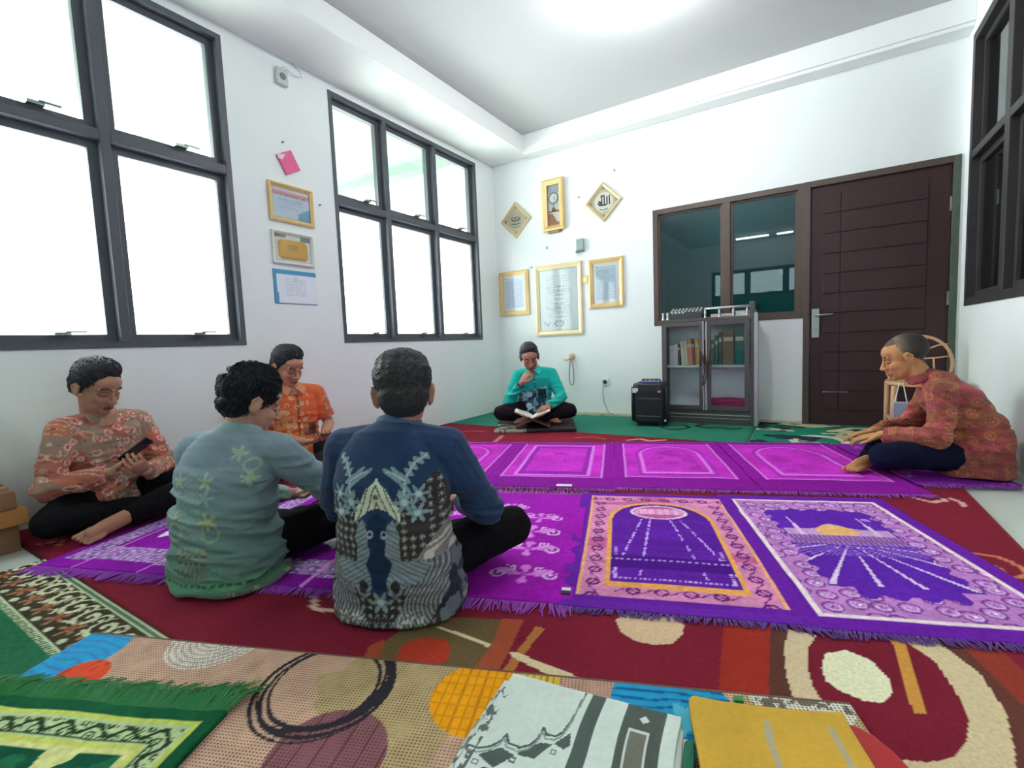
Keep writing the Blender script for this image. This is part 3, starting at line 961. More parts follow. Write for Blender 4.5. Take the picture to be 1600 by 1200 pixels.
# -- dark floral mat at the left, on the bare floor
def paint_floral(X, Y):
    # X along the long edge, Y up to 0 at the far edge
    c = np.tile(np.array((66, 60, 44.0)), (len(X), 1))
    c *= (0.85 + 0.3 * fbm(X * 12, Y * 12, seed=80))[:, None]
    e = -Y
    for i in range(14):
        cx = -2.75 + i * 0.125
        put(c, spiral(X, e, cx, 0.078, 0.052, 1.25, 0.42, i * 0.5, 1), (216, 212, 178))
        put(c, spiral(X, e, cx + 0.062, 0.06, 0.03, 1.1, 0.45, 2.0, -1), (208, 204, 170))
        put(c, flower(X - cx - 0.03, e - 0.135, 0.042, 5, i), (176, 122, 92))
        put(c, flower(X - cx - 0.03, e - 0.135, 0.02, 5, i), (150, 84, 60))
        put(c, np.hypot((X - cx + 0.03) / 1.4, e - 0.172) < 0.012, (206, 206, 184))
        put(c, flower(X - cx + 0.035, e - 0.12, 0.02, 3, i), (214, 210, 182))
    put(c, e < 0.028, (196, 206, 176))
    put(c, (e > 0.009) & (e < 0.02), (92, 122, 92))
    put(c, e < 0.003, (120, 96, 70))
    put(c, (e > 0.195), (44, 108, 76))
    put(c, (e > 0.188) & (e < 0.196), (206, 210, 176))
    put(c, (e > 0.196) & (e < 0.214) & (((X * 60 + e * 30) % 1) < 0.45), (206, 206, 170))
    return c
me = sheet(lines(-2.78, -1.6, 0.006), lines(-0.62, 0.0, 0.006), paint_floral, 0.0, 0.013, 0.002, 80)
tag(link(me, 'floral_mat', m_velvet, None, (0, 0.585, 0.0)), 'dark floral mat with cream scroll border at the left edge', 'mat')

# -- beige abstract mat across the foreground
BA = math.radians(21.2)
BO = np.array((-1.86, 0.480))        # its far left corner
BU = np.array((math.cos(BA), math.sin(BA)))
BV = np.array((-BU[1], BU[0]))
def wpt(x, y):
    d = np.array((x, y)) - BO
    return float(d @ BU), float(d @ BV)
def paint_beige(X, Y):
    c = np.tile(np.array((212, 168, 144.0)), (len(X), 1))
    n = fbm(X * 4, Y * 4, seed=90)
    c += ((n - 0.5) * 36)[:, None] * np.array((1.0, 0.9, 0.6))
    put(c, fbm(X * 3 + 5, Y * 3, seed=91) > 0.62, (196, 168, 122))
    def weave(k, dark, px, py, fx, fy, thr=0.35):
        d = k & (((X * px) % 1) < fx) & (((Y * py + np.floor(X * px) * 0.5) % 1) < fy) & (fbm(X * 6, Y * 6, seed=95) > thr)
        c[d] = c[d] * 0.35 + np.array(dark) * 0.65
    every = np.ones(len(X), bool)
    def disc(x, y, r, col, sy=1.0):
        a, b = wpt(x, y)
        k = np.hypot(X - a, (Y - b) * sy) < r
        put(c, k, col)
        return k
    k = disc(-0.84, 0.55, 0.125, (146, 92, 98))
    put(c, k & (((X * 22) % 1) < 0.1), (92, 40, 52))
    k = disc(-0.655, 0.84, 0.12, (252, 168, 8))
    put(c, k & (((X * 44) % 1) < 0.2), (216, 134, 20))
    put(c, k & (((Y * 30) % 1) < 0.12), (226, 146, 20))
    k = disc(-0.56, 0.965, 0.05, (226, 190, 70)); put(c, k & (((X * 60) % 1) < 0.3), (170, 130, 40))
    k = disc(-0.26, 1.03, 0.135, (34, 156, 206))
    put(c, k & (((Y * 42 + 2 * fbm(X * 5, Y * 5)) % 1) < 0.3), (12, 96, 150))
    put(c, k & (fbm(X * 9, Y * 9, seed=97) > 0.62), (90, 190, 220))
    k = disc(-0.02, 1.2, 0.11, (232, 226, 210))
    put(c, k & (fbm(X * 60, Y * 60, seed=98) > 0.56), (120, 112, 100))
    # left end
    k = disc(-1.79, 0.42, 0.13, (30, 158, 214))
    put(c, k & (((Y * 30 + 3 * fbm(X * 6, Y * 6)) % 1) < 0.25), (60, 130, 190))
    k = disc(-1.635, 0.375, 0.07, (232, 76, 34))
    put(c, k & (fbm(X * 30, Y * 9, seed=99) > 0.6), (190, 60, 40))
    a, b = wpt(-1.47, 0.66)
    r = np.hypot(X - a, Y - b)
    th = np.arctan2(Y - b, X - a)
    dome = r < 0.14
    put(c, dome, (190, 160, 144))
    ring = np.floor(r / 0.0165)
    put(c, dome & ((r / 0.0165) % 1 < 0.72) & (((th * (ring + 2) * 1.1) % 1) < 0.74), (246, 238, 226))
    # brush circle
    a, b = wpt(-1.02, 0.69)
    r = np.hypot(X - a, Y - b)
    th = np.arctan2(Y - b, X - a)
    dr = fbm(th * 1.5, r * 0, seed=101)
    for r0, w, sd in ((0.146, 0.009, 1), (0.158, 0.005, 2), (0.167, 0.005, 3), (0.139, 0.004, 4), (0.152, 0.004, 5)):
        rr = r0 + 0.012 * np.sin(th + sd) + 0.006 * (dr - 0.5)
        put(c, (np.abs(r - rr) < w * (0.35 + 0.9 * (0.5 + 0.5 * np.sin(th * 1.0 + sd * 1.7)))), (42, 36, 44))
    put(c, Y > -0.006, (120, 92, 76))
    return c
xs = lines(0.0, 2.08, 0.0035)
ys = lines(-0.62, 0.0, 0.0045)
me = sheet(xs, ys, paint_beige, 0.0, 0.005, 0.0, 90)
m_woven = matc('woven_print', 0.8, 0.25, 420, 0.2, 0.0, 0.1, 30)
t = m_woven.node_tree
# dark dash weave where the print is beige or plum: dashes from two sine gratings, thinned by noise
pb = t.nodes['Principled BSDF']
src = pb.inputs['Base Color'].links[0].from_socket
tc = t.nodes.new('ShaderNodeTexCoord')
sx = t.nodes.new('ShaderNodeSeparateXYZ')
t.links.new(tc.outputs['Object'], sx.inputs[0])
def mth(op, a, b=None):
    n = t.nodes.new('ShaderNodeMath')
    n.operation = op
    for i, q in enumerate((a, b)):
        if q is None:
            continue
        if isinstance(q, (int, float)):
            n.inputs[i].default_value = q
        else:
            t.links.new(q, n.inputs[i])
    return n.outputs[0]
gx = mth('SINE', mth('MULTIPLY', sx.outputs[0], 2 * math.pi / 0.0085))
gy = mth('SINE', mth('MULTIPLY', sx.outputs[1], 2 * math.pi / 0.0078))
no = t.nodes.new('ShaderNodeTexNoise')
no.inputs['Scale'].default_value = 11
t.links.new(tc.outputs['Object'], no.inputs['Vector'])
th_ = mth('MULTIPLY', mth('SUBTRACT', 0.62, no.outputs['Fac']), 3.0)
dash = mth('MULTIPLY', mth('GREATER_THAN', gx, -0.15), mth('GREATER_THAN', gy, th_))
at = t.nodes.new('ShaderNodeAttribute')
at.attribute_name = 'Weave'
dash = mth('MULTIPLY', mth('MULTIPLY', dash, at.outputs['Fac']), 0.75)
mxr = t.nodes.new('ShaderNodeMix')
mxr.data_type = 'RGBA'
t.links.new(dash, mxr.inputs[0])
t.links.new(src, mxr.inputs[6])
mxr.inputs[7].default_value = (*lin((74, 50, 54)), 1)
t.links.new(mxr.outputs[2], pb.inputs['Base Color'])
cc = np.empty(len(me.vertices) * 4, np.float32)
me.attributes['Col'].data.foreach_get('color', cc)
cc = cc.reshape(-1, 4)
wv = ((cc[:, 0] > cc[:, 2] * 1.15) & (cc[:, 0] < cc[:, 2] * 4.5) & (cc[:, 2] > 0.06)).astype(np.float32)
me.attributes.new('Weave', 'FLOAT', 'POINT').data.foreach_set('value', wv)
tag(link(me, 'beige_abstract_mat', m_woven, None, (BO[0], BO[1], 0.0155), (0, 0, BA)), 'beige printed mat with yellow, blue and brush circle shapes in the foreground', 'mat')

# -- green fringed mat at the lower left
GA = math.radians(25.0)
def paint_gm(X, Y):
    # origin: far right corner; X runs to the left (negative), Y towards the camera (negative)
    c = np.tile(np.array((24, 92, 58.0)), (len(X), 1))
    c *= (0.9 + 0.2 * fbm(X * 20, Y * 20, seed=110))[:, None]
    e = np.minimum(-X, -Y)
    along = np.where(-X < -Y, Y, X)
    put(c, e > 0.034, (206, 214, 104))
    b = (e > 0.047) & (e < 0.104)
    put(c, b, (196, 212, 160))
    put(c, (np.abs(e - 0.052) < 0.002) | (np.abs(e - 0.1) < 0.002), (60, 84, 50))
    mid = e - 0.0755
    put(c, b & (np.abs(mid - 0.012 * np.sin(along * 78)) < 0.006), (46, 66, 44))
    d, ox, oy, idr = cells(along * 28, mid * 28, 7, 0.3)
    put(c, b & (np.abs(mid) < 0.02) & spiral(ox, oy, 0, 0, 0.42, 1.2, 0.5), (52, 74, 50))
    put(c, e > 0.104, (214, 218, 110))
    put(c, e > 0.118, (226, 224, 150))
    k = e > 0.132
    put(c, k & (fbm(X * 7, Y * 7, seed=113) > 0.38), (20, 86, 62))
    put(c, k & (fbm(X * 16, Y * 22, seed=115) > 0.6), (36, 110, 74))
    return c
me = sheet(lines(-0.72, 0.0, 0.0045), lines(-0.6, 0.0, 0.0045), paint_gm, 0.0, 0.008, 0.010, 110, 0.008, 7.0)
gm = link(me, 'green_fringed_mat', m_velvet, None, (-1.142, 0.508, 0.0215), (0, 0, GA))
tag(gm, 'green prayer mat with a thick green fringe at the lower left corner', 'mat')
mb = M()
rnd = random.Random(5)
for i in range(330):
    x = -0.72 * (i + rnd.random()) / 330
    k = math.sin(x * 40) * 0.02 + math.sin(x * 97) * 0.012
    L = 0.075 * (0.7 + 0.5 * rnd.random()) + (0.02 if x > -0.05 else 0)
    sx = (0.06 if x > -0.03 else 0.018) + k + (rnd.random() - 0.5) * 0.02
    mb.tube([(x, -0.004, 0.006), (x + sx * 0.4, L * 0.5, 0.014 + 0.008 * rnd.random()), (x + sx, L, 0.002 + 0.006 * rnd.random())], [0.0036, 0.004, 0.0014], 4, flat=0.6)
o = mb.build('fringe', mat('green_fringe', (30, 122, 58), 0.85, var=0.35, vscale=30, sheen=0.3), gm, fix=False)
o['kind'] = 'stuff'

# -- folded white batik cloth and folded yellow cloth in the foreground
def paint_white(X, Y):
    # X 0..0.385 to the right, Y 0..-0.4 towards the camera
    c = np.tile(np.array((222, 230, 222.0)), (len(X), 1))
    c *= (0.97 + 0.06 * fbm(X * 10, Y * 10, seed=120))[:, None]
    G = (86, 96, 92)
    e = -Y
    lobes = [[(-0.02, 0.205), (0.0, 0.222), (0.025, 0.222), (0.045, 0.21), (0.06, 0.19), (0.063, 0.172)], [(0.063, 0.172), (0.075, 0.19), (0.1, 0.192), (0.117, 0.178), (0.127, 0.155), (0.13, 0.128)], [(0.13, 0.128), (0.14, 0.142), (0.158, 0.14), (0.17, 0.125), (0.178, 0.09), (0.182, 0.0)]]
    for q in ([(0.03, 0.236), (0.066, 0.205), (0.1, 0.212), (0.07, 0.252)], [(0.1, 0.208), (0.133, 0.165), (0.158, 0.16), (0.136, 0.205)], [(0.16, 0.158), (0.185, 0.12), (0.192, 0.15), (0.182, 0.165)]):
        put(c, pip(X, e, q), G)
    for q in lobes:
        put(c, segd(X, e, q) < 0.0028, G)
        put(c, np.abs(segd(X, e - 0.01, q)) < 0.0022, (150, 160, 156))
    for dx, de in ((0.098, 0.222), (0.165, 0.178), (0.032, 0.252), (0.13, 0.28), (0.06, 0.3)):
        m_ = np.maximum(np.abs(X - dx), np.abs(e - de))
        put(c, (m_ > 0.0035) & (m_ < 0.0065), (104, 112, 104))
    put(c, (e > 0.255) & (np.abs(((X + e) / 0.07) % 1 - 0.5) < 0.1) & (X < 0.19), G)
    put(c, (X > 0.196) & (X < 0.227), G)
    put(c, (X > 0.277) & (X < 0.357), (88, 94, 90))
    put(c, (X > 0.292) & (X < 0.334) & (((e + 0.095) % 0.16) > 0.0) & (e > 0.064), (214, 220, 214))
    put(c, (X > 0.297) & (X < 0.329) & (e > 0.07), (120, 118, 106))
    put(c, (np.abs(X - 0.317) + np.abs(e - 0.034) < 0.011), (226, 230, 224))
    k = (X < 0.022) & (e > 0.05)
    put(c, k & (fbm(X * 110, Y * 70, seed=122) > 0.52), (100, 108, 106))
    return c
wc = tag(empty('folded_batik_cloth', (-0.607, 0.905, 0.0215), math.radians(8.5)), 'folded white cotton cloth with grey batik bands in the foreground', 'cloth')
link(sheet(lines(0.0, 0.385, 0.0022), lines(-0.42, 0.0, 0.0024), paint_white, 0.022, 0.032, 0.008, 120, 0.012, 6), 'top_fold', m_cotton, wc)
link(sheet(lines(-0.012, 0.395, 0.007), lines(-0.42, -0.015, 0.008), paint_white, 0.011, 0.0215, 0.004, 124, 0.012), 'fold_layer', m_cotton, wc)
link(sheet(lines(-0.024, 0.40, 0.007), lines(-0.42, -0.03, 0.008), paint_white, 0.0, 0.0105, 0.003, 125, 0.016), 'fold_layer', m_cotton, wc)
gs = M()
gs.box(0.398, 0.418, -0.42, -0.045, 0.0, 0.03)
gs.build('green_edge', mat('dark_green_cloth', (26, 106, 82), 0.85, bump=0.2), wc, bevel=0.006)
def paint_yel(X, Y):
    c = np.tile(np.array((220, 172, 62.0)), (len(X), 1))
    c *= (0.93 + 0.12 * fbm(X * 12, Y * 12, seed=130))[:, None]
    put(c, (np.abs(X - 0.147 - 0.04 * Y) < 0.0065) & (Y < -0.045), (186, 174, 146))
    put(c, (np.abs(X - 0.269 - 0.02 * Y) < 0.006) & (Y < -0.045), (186, 174, 146))
    return c
yc = tag(empty('folded_yellow_cloth', (-0.228, 1.04, 0.0215), math.radians(19.0)), 'folded yellow cloth with grey stripes at the bottom right', 'cloth')
def sag(me):
    v = coords(me)
    x, y = v[:, 0].copy(), v[:, 1].copy()
    near = np.clip(1 + y / 0.1, 0, 1)
    v[:, 1] -= near * (0.016 * np.sin(np.clip(x / 0.31, 0, 1) * math.pi) + 0.02 * np.clip(1 - x / 0.018, 0, 1) ** 2)
    setcoords(me, v)
    return me
link(sag(sheet(lines(0.0, 0.305, 0.006), lines(-0.36, 0.0, 0.006), paint_yel, 0.02, 0.034, 0.010, 130, 0.010, 7)), 'top_fold', m_cotton, yc)
link(sag(sheet(lines(0.006, 0.306, 0.01), lines(-0.36, -0.008, 0.01), paint_yel, 0.0, 0.0195, 0.004, 131, 0.008)), 'fold_layer', m_cotton, yc)
rc = M()
rc.prism([(0.300, -0.012), (0.328, -0.022), (0.348, -0.04), (0.365, -0.075), (0.374, -0.11), (0.38, -0.36), (0.300, -0.36)], lambda a, b, d: (a, b, d), 0.0, 0.026)
rc.build('red_lining', mat('red_satin', (186, 30, 34), 0.3, bump=0.3, bscale=25, var=0.2), yc, bevel=0.006)
tg = M().box(0.10, 0.118, 0.004, 0.02, 0.012, 0.03)
tg.build('green_tassel', mat('tassel_green', (60, 150, 80), 0.8), yc)

# ------------------------------------------------------------------ things on the walls
m_gold = mat('gold_moulding', (222, 192, 132), 0.4, 0.25, bump=0.15, bscale=70, var=0.12)
m_gold2 = mat('pale_gold_moulding', (232, 214, 168), 0.4, 0.2, bump=0.1, var=0.08)
m_paper = matc('printed_paper', 0.6, 0.0, 100, 0.3, 0, 0.015, 30)
m_cover = glass('picture_glass', (1, 1, 1), 0.03, 0.45)

def W2D(wall, a, z, d):
    """point on a wall: a along it, z up, d out into the room"""
    return (a, YB - d, z) if wall == 'b' else (XL + d, a, z)

def picture(name, label, cat, wall, ca, cz, w, h, border, m_fr, paint, rot=0.0, depth=0.022, res=0.01, group=None, glazed=True, tilt=0.0):
    """framed sheet hung on a wall; local x right, y up, z out of the wall"""
    root = empty(name)
    if wall == 'b':
        R = Matrix(((1, 0, 0), (0, 0, -1), (0, 1, 0)))
        loc = (ca, YB, cz)
    else:
        R = Matrix(((0, 0, 1), (1, 0, 0), (0, 1, 0)))
        loc = (XL, ca, cz)
    root.matrix_world = Matrix.Translation(loc) @ R.to_4x4() @ Matrix.Rotation(rot, 4, 'Z') @ Matrix.Rotation(tilt, 4, 'X')
    tag(root, label, cat, group)
    W_, H_ = w / 2, h / 2
    if border > 0:
        # moulding with a mitred profile, one bar for each side
        prof = [(0, 0), (0, depth), (border * 0.35, depth * 1.15), (border * 0.75, depth * 0.75), (border, depth * 0.6), (border, 0)]
        mb = M()
        rings = []
        for sx, sy in ((-1, -1), (1, -1), (1, 1), (-1, 1)):
            rings.append([(sx * (W_ - p), sy * (H_ - p), q) for p, q in prof])
        mb.loft(rings, closed=True)
        mb.build('frame', m_fr, root)
    me = sheet(lines(-W_ + border, W_ - border, res), lines(-H_ + border, H_ - border, res), paint, 0.001, depth * 0.35)
    link(me, 'sheet', m_paper, root)
    if glazed:
        M().box(-W_ + border, W_ - border, -H_ + border, H_ - border, depth * 0.45, depth * 0.45 + 0.002).build('glass', m_cover, root)
    return root

def textlines(c, X, Y, x0, x1, y0, y1, n, col, seed, keep=0.3):
    t = (Y - y0) / (y1 - y0) * n
    k = (X > x0) & (X < x1) & (t > 0) & (t < n) & (t % 1 < 0.45)
    k &= vn(X * 160, np.floor(t), seed=seed) > keep
    c[k] = c[k] * 0.45 + np.array(col) * 0.55

def p_doc(bgc, inner, col, n, seed, side=0.03):
    def f(X, Y):
        w, h = X.max(), Y.max()
        c = np.tile(np.array(bgc, float), (len(X), 1))
        put(c, (np.abs(X) < w - side) & (np.abs(Y) < h - side), inner)
        textlines(c, X, Y, -w + side * 1.6, w - side * 1.6, -h + side * 1.8, h - side * 2.2, n, col, seed)
        put(c, np.hypot(X + w - side * 1.5, Y - h + side * 1.4) < 0.008, (90, 96, 110))
        return c
    return f
picture('framed_document', 'small gold framed document left of the large one', 'picture', 'b', -3.153, 1.487, 0.425, 0.545, 0.05, m_gold, p_doc((240, 236, 226), (208, 220, 240), (168, 182, 214), 22, 1))
picture('framed_document', 'small gold framed document right of the large one', 'picture', 'b', -1.948, 1.492, 0.405, 0.545, 0.05, m_gold, p_doc((246, 246, 244), (204, 224, 238), (168, 192, 216), 22, 2))
def p_big(X, Y):
    c = np.tile(np.array((222, 236, 238.0)), (len(X), 1))
    put(c, (np.abs(X) > 0.245) | (np.abs(Y) > 0.36), (176, 192, 192))
    put(c, (np.abs(X) < 0.235) & (np.abs(Y) < 0.35), (228, 242, 244))
    textlines(c, X, Y, -0.17, 0.17, -0.2, 0.3, 16, (176, 198, 206), 4)
    textlines(c, X, Y, -0.05, 0.08, -0.26, 0.2, 9, (150, 168, 176), 6)
    put(c, np.abs(np.hypot(X / 0.055, (Y + 0.28) / 0.03) - 1) < 0.12, (170, 160, 140))
    put(c, segd(X, Y, [(-0.2, -0.25), (-0.15, -0.3), (-0.12, -0.26)]) < 0.006, (160, 180, 190))
    return c
picture('framed_document', 'large gold framed certificate above the man in turquoise', 'picture', 'b', -2.543, 1.355, 0.615, 0.838, 0.055, m_gold2, p_big)
def p_call(kind):
    def f(X, Y):
        c = np.tile(np.array((206, 196, 170.0)), (len(X), 1))
        c *= (0.92 + 0.14 * fbm(X * 14, Y * 14, seed=kind))[:, None]
        r = np.hypot(X, Y)
        put(c, r < 0.105, (232, 230, 218) if kind == 1 else (196, 186, 166))
        # rotate so that the writing stands upright in the diamond
        a = math.radians(45)
        x, y = X * math.cos(a) - Y * math.sin(a), X * math.sin(a) + Y * math.cos(a)
        ink = (44, 46, 48) if kind == 1 else (110, 108, 100)
        if kind == 1:
            st = [[(0.07, 0.06), (0.068, -0.03)], [(0.04, 0.05), (0.04, -0.03), (0.01, -0.035), (0.01, 0.05)], [(0.01, -0.03), (-0.02, -0.035), (-0.02, 0.045)], [(-0.02, -0.03), (-0.045, -0.03), (-0.06, -0.005), (-0.045, 0.012), (-0.03, -0.005), (-0.045, -0.03)], [(-0.03, 0.06), (-0.018, 0.07), (-0.005, 0.06), (0.008, 0.07)]]
        else:
            st = [[(0.06, 0.01), (0.045, 0.03), (0.03, 0.01), (0.05, -0.005), (0.01, -0.01), (-0.02, 0.03), (0.02, 0.035)], [(0.01, -0.01), (-0.02, -0.012), (-0.03, 0.01), (-0.045, -0.01)], [(-0.045, -0.01), (-0.06, 0.02), (-0.05, 0.045)], [(0.06, -0.04), (0.0, -0.05), (-0.06, -0.04)]]
        for s in st:
            put(c, segd(x, y, s) < 0.0075, ink)
        put(c, segd(x, y, [(-0.05, -0.075), (0.0, -0.085), (0.05, -0.075)]) < 0.004, ink)
        for sx in (-1, 1):
            for sy in (-1, 1):
                put(c, flower(X - sx * 0.105, Y - sy * 0.105, 0.02, 4), (150, 132, 96))
        return c
    return f
m_gold3 = mat('antique_gold', (206, 188, 146), 0.45, 0.2, bump=0.2, bscale=80, var=0.15)
picture('calligraphy_plaque', 'grey toned diamond calligraphy plaque in the corner left of the clock', 'plaque', 'b', -3.09, 2.37, 0.305, 0.305, 0.035, m_gold3, p_call(0), math.radians(45), res=0.005, tilt=0)
picture('calligraphy_plaque', 'diamond calligraphy plaque with dark script right of the clock', 'plaque', 'b', -1.955, 2.373, 0.305, 0.305, 0.035, m_gold3, p_call(1), math.radians(45), res=0.005)

# wall clock: case, dial, hands, pendulum
ck = empty('wall_clock')
ck.matrix_world = Matrix.Translation((-2.565, YB, 2.45)) @ Matrix(((1, 0, 0), (0, 0, -1), (0, 1, 0))).to_4x4()
tag(ck, 'tall gold pendulum clock between the two diamond plaques', 'clock')
mb = M()
prof = [(0, 0), (0, 0.05), (0.02, 0.055), (0.045, 0.04), (0.06, 0.03), (0.06, 0)]
mb.loft([[(sx * (0.138 - p), sy * (0.29 - p), q) for p, q in prof] for sx, sy in ((-1, -1), (1, -1), (1, 1), (-1, 1))], closed=True)
mb.build('case', m_gold, ck)
def p_clock(X, Y):
    c = np.tile(np.array((214, 220, 222.0)), (len(X), 1))
    put(c, Y > 0.14, (168, 180, 190))
    put(c, Y < -0.09, (178, 126, 96))
    put(c, (Y < -0.02) & (X - 0.02 > -(Y + 0.16) * 0.6) & (Y > -0.19), (226, 222, 214))
    put(c, np.abs(Y + 0.07) < 0.008, (150, 120, 80))
    return c
link(sheet(lines(-0.08, 0.08, 0.006), lines(-0.23, 0.23, 0.006), p_clock, 0.001, 0.01), 'back_board', m_paper, ck)
def p_dial(X, Y):
    c = np.tile(np.array((238, 240, 236.0)), (len(X), 1))
    put(c, Y * 0 == 1, (0, 0, 0))
    return c
d_ = M().tube([(0.06 * math.cos(q), 0.08 + 0.06 * math.sin(q), 0.016) for q in np.linspace(0, 2 * math.pi, 32, endpoint=False)], 0.006, 8, closed=True)
d_.build('bezel', mat('clock_bezel', (120, 128, 118), 0.4, 0.4), ck, smooth=False)
dial = M().lathe([(0.056, 0.012), (0.056, 0.016)], (0, 0.08, 0), 28).build('dial', mat('clock_dial', (236, 238, 232), 0.5, var=0.02), ck)
mk = M()
for i in range(12):
    a = i * math.pi / 6
    mk.obox((0.045 * math.sin(a), 0.08 + 0.045 * math.cos(a), 0.0165), (0.0018 * math.cos(a), -0.0018 * math.sin(a), 0), (0.006 * math.sin(a), 0.006 * math.cos(a), 0), (0, 0, 0.0008))
mk.build('hour_marks', mat('dark_ink', (50, 54, 56), 0.6, var=0), dial)
for L, a, w in ((0.028, 1.0, 0.003), (0.04, 2.4, 0.002)):
    M().obox((L / 2 * math.sin(a), 0.08 + L / 2 * math.cos(a), 0.019), (w * math.cos(a), -w * math.sin(a), 0), (L / 2 * math.sin(a), L / 2 * math.cos(a), 0), (0, 0, 0.0008)).build('hand', MATS['dark_ink'], dial)
M().tube([(0, 0.01, 0.02), (0, -0.06, 0.02)], 0.003, 6).lathe([(0.022, 0.016), (0.022, 0.024)], (0, -0.05, 0), 18).build('pendulum', mat('dull_brass', (120, 112, 84), 0.35, 0.6), ck)
M().box(-0.08, 0.08, -0.23, 0.23, 0.028, 0.03).build('glass', m_cover, ck)
M().box(-0.075, 0.075, -0.315, -0.29, 0.0, 0.04).build('foot', mat('dark_gold', (150, 128, 90), 0.5, 0.2), ck, bevel=0.003)

# left wall papers
def p_cert1(X, Y):
    c = np.tile(np.array((204, 220, 236.0)), (len(X), 1))
    put(c, Y > 0.055, (214, 160, 172))
    put(c, Y > 0.085, (232, 222, 226))
    textlines(c, X, Y, -0.14, 0.12, 0.06, 0.085, 2, (150, 70, 90), 8)
    textlines(c, X, Y, -0.11, 0.1, -0.05, 0.045, 6, (170, 186, 206), 9)
    put(c, (X > 0.05) & (Y < -0.06 + (X - 0.05) * 0.5), (110, 170, 200))
    return c
picture('framed_certificate', 'gold framed certificate on the left wall below the pink pouch', 'picture', 'l', 2.305, 1.99, 0.37, 0.285, 0.03, m_gold, p_cert1)
def p_cert2(X, Y):
    c = np.tile(np.array((236, 238, 232.0)), (len(X), 1))
    k = np.hypot(np.clip(np.abs(X) - 0.09, 0, 9), np.clip(np.abs(Y + 0.01) - 0.04, 0, 9)) < 0.035
    put(c, k, (226, 176, 82))
    put(c, (Y > 0.075) & (X < -0.06), (150, 150, 110))
    put(c, (Y > 0.07) & (X > 0.07), (128, 160, 146))
    put(c, k & (Y < -0.07), (206, 150, 70))
    textlines(c, X, Y, -0.05, 0.05, -0.005, 0.03, 2, (150, 110, 50), 12)
    return c
picture('framed_certificate', 'white framed certificate with an orange field on the left wall', 'picture', 'l', 2.29, 1.653, 0.345, 0.245, 0.022, mat('white_moulding', (226, 226, 220), 0.5, var=0.04), p_cert2)
def p_cert3(X, Y):
    c = np.tile(np.array((232, 238, 246.0)), (len(X), 1))
    put(c, (Y > 0.098) | (X < -0.155 - Y * 0.06) | (Y < -0.12), (84, 160, 200))
    textlines(c, X, Y, -0.09, 0.09, -0.06, 0.07, 7, (182, 196, 220), 14)
    put(c, flower(X, Y - 0.06, 0.03, 6), (206, 214, 224))
    return c
picture('blue_certificate', 'unframed blue edged certificate lowest on the left wall', 'certificate', 'l', 2.293, 1.36, 0.365, 0.258, 0.0, None, p_cert3, 0.0, 0.012, glazed=False)
# pink pouch pinned askew
pk = empty('pink_pouch')
pk.matrix_world = Matrix.Translation((XL, 2.305, 2.305)) @ Matrix(((0, 0, 1), (1, 0, 0), (0, 1, 0))).to_4x4() @ Matrix.Rotation(math.radians(28), 4, 'Z')
tag(pk, 'small pink paper pouch pinned crookedly above the certificates', 'pouch')
M().box(-0.07, 0.07, -0.075, 0.075, 0.002, 0.016).build('body', mat('pink_paper', (226, 84, 140), 0.5, var=0.12, vscale=20, bump=0.2), pk, bevel=0.004)
M().prism([(-0.07, 0.075), (0.0, 0.06), (-0.045, 0.03), (-0.07, 0.045)], lambda a, b, d: (a, b, d), 0.016, 0.02).build('flap', mat('pale_pink_paper', (240, 200, 214), 0.5), pk)
M().lathe([(0.005, 0.014), (0.005, 0.024), (0.002, 0.026)], (-0.01, 0.066, 0), 8).build('pin', m_latch, pk)

# sockets, switches, nails, cables
def plate(name, label, cat, wall, a, z, w, h, d, m, pin=True, inner=None):
    root = tag(empty(name, W2D(wall, a, z, 0)), label, cat)
    f = lambda p, q, r: tuple(np.array(W2D(wall, a + p, z + q, r)) - np.array(W2D(wall, a, z, 0)))
    M().prism([(-w / 2, -h / 2), (w / 2, -h / 2), (w / 2, h / 2), (-w / 2, h / 2)], f, 0, d).build('plate', m, root, bevel=0.003)
    if pin:
        c = [(0.3 * w * math.cos(t), 0.3 * w * math.sin(t)) for t in np.linspace(0, 2 * math.pi, 16, endpoint=False)]
        M().prism(c, f, d - 0.002, d + 0.002).build('socket_face', inner or mat('grey_plastic', (120, 128, 126), 0.5), root)
    return root, f
s1, _ = plate('wall_socket', 'white socket high on the left wall near the beam', 'socket', 'l', 2.296, 2.922, 0.085, 0.12, 0.035, mat('grey_white_plastic', (196, 206, 204), 0.5))
tag(M().tube([(XL + 0.02, 2.3, 2.985), (XL + 0.03, 2.31, 3.0), (XL + 0.03, 2.4, 2.975), (XL + 0.02, 2.47, 3.0), (XL + 0.015, 2.46, 3.04), (XL + 0.012, 2.4, 3.07)], 0.006, 8).build('cable', m_white, smooth=True), 'short white cable looping from the high socket to the beam', 'cable')
plate('wall_socket', 'grey bell box below the clock on the back wall', 'socket', 'b', -2.24, 1.95, 0.085, 0.13, 0.04, mat('grey_bell', (150, 168, 164), 0.5), False)
M().prism([(-0.05, -0.085), (0.05, -0.075), (0.04, -0.06), (-0.04, -0.06)], lambda a, b, d: (a, -d, b), 0.0, 0.05).build('tray', mat('dark_grey_plastic', (110, 118, 116), 0.5), bpy.data.objects['wall_socket.001'])
plate('light_switch', 'small brass framed switch between the large and right documents', 'switch', 'b', -2.2, 1.557, 0.075, 0.085, 0.012, mat('brass_plate', (214, 192, 140), 0.4, 0.3), True, mat('cream_switch', (236, 226, 200), 0.5))
plate('wall_plug', 'tiny grey wall plug under the clock', 'plug', 'b', -2.675, 1.98, 0.022, 0.03, 0.012, mat('plug_grey', (170, 176, 176), 0.6), False)
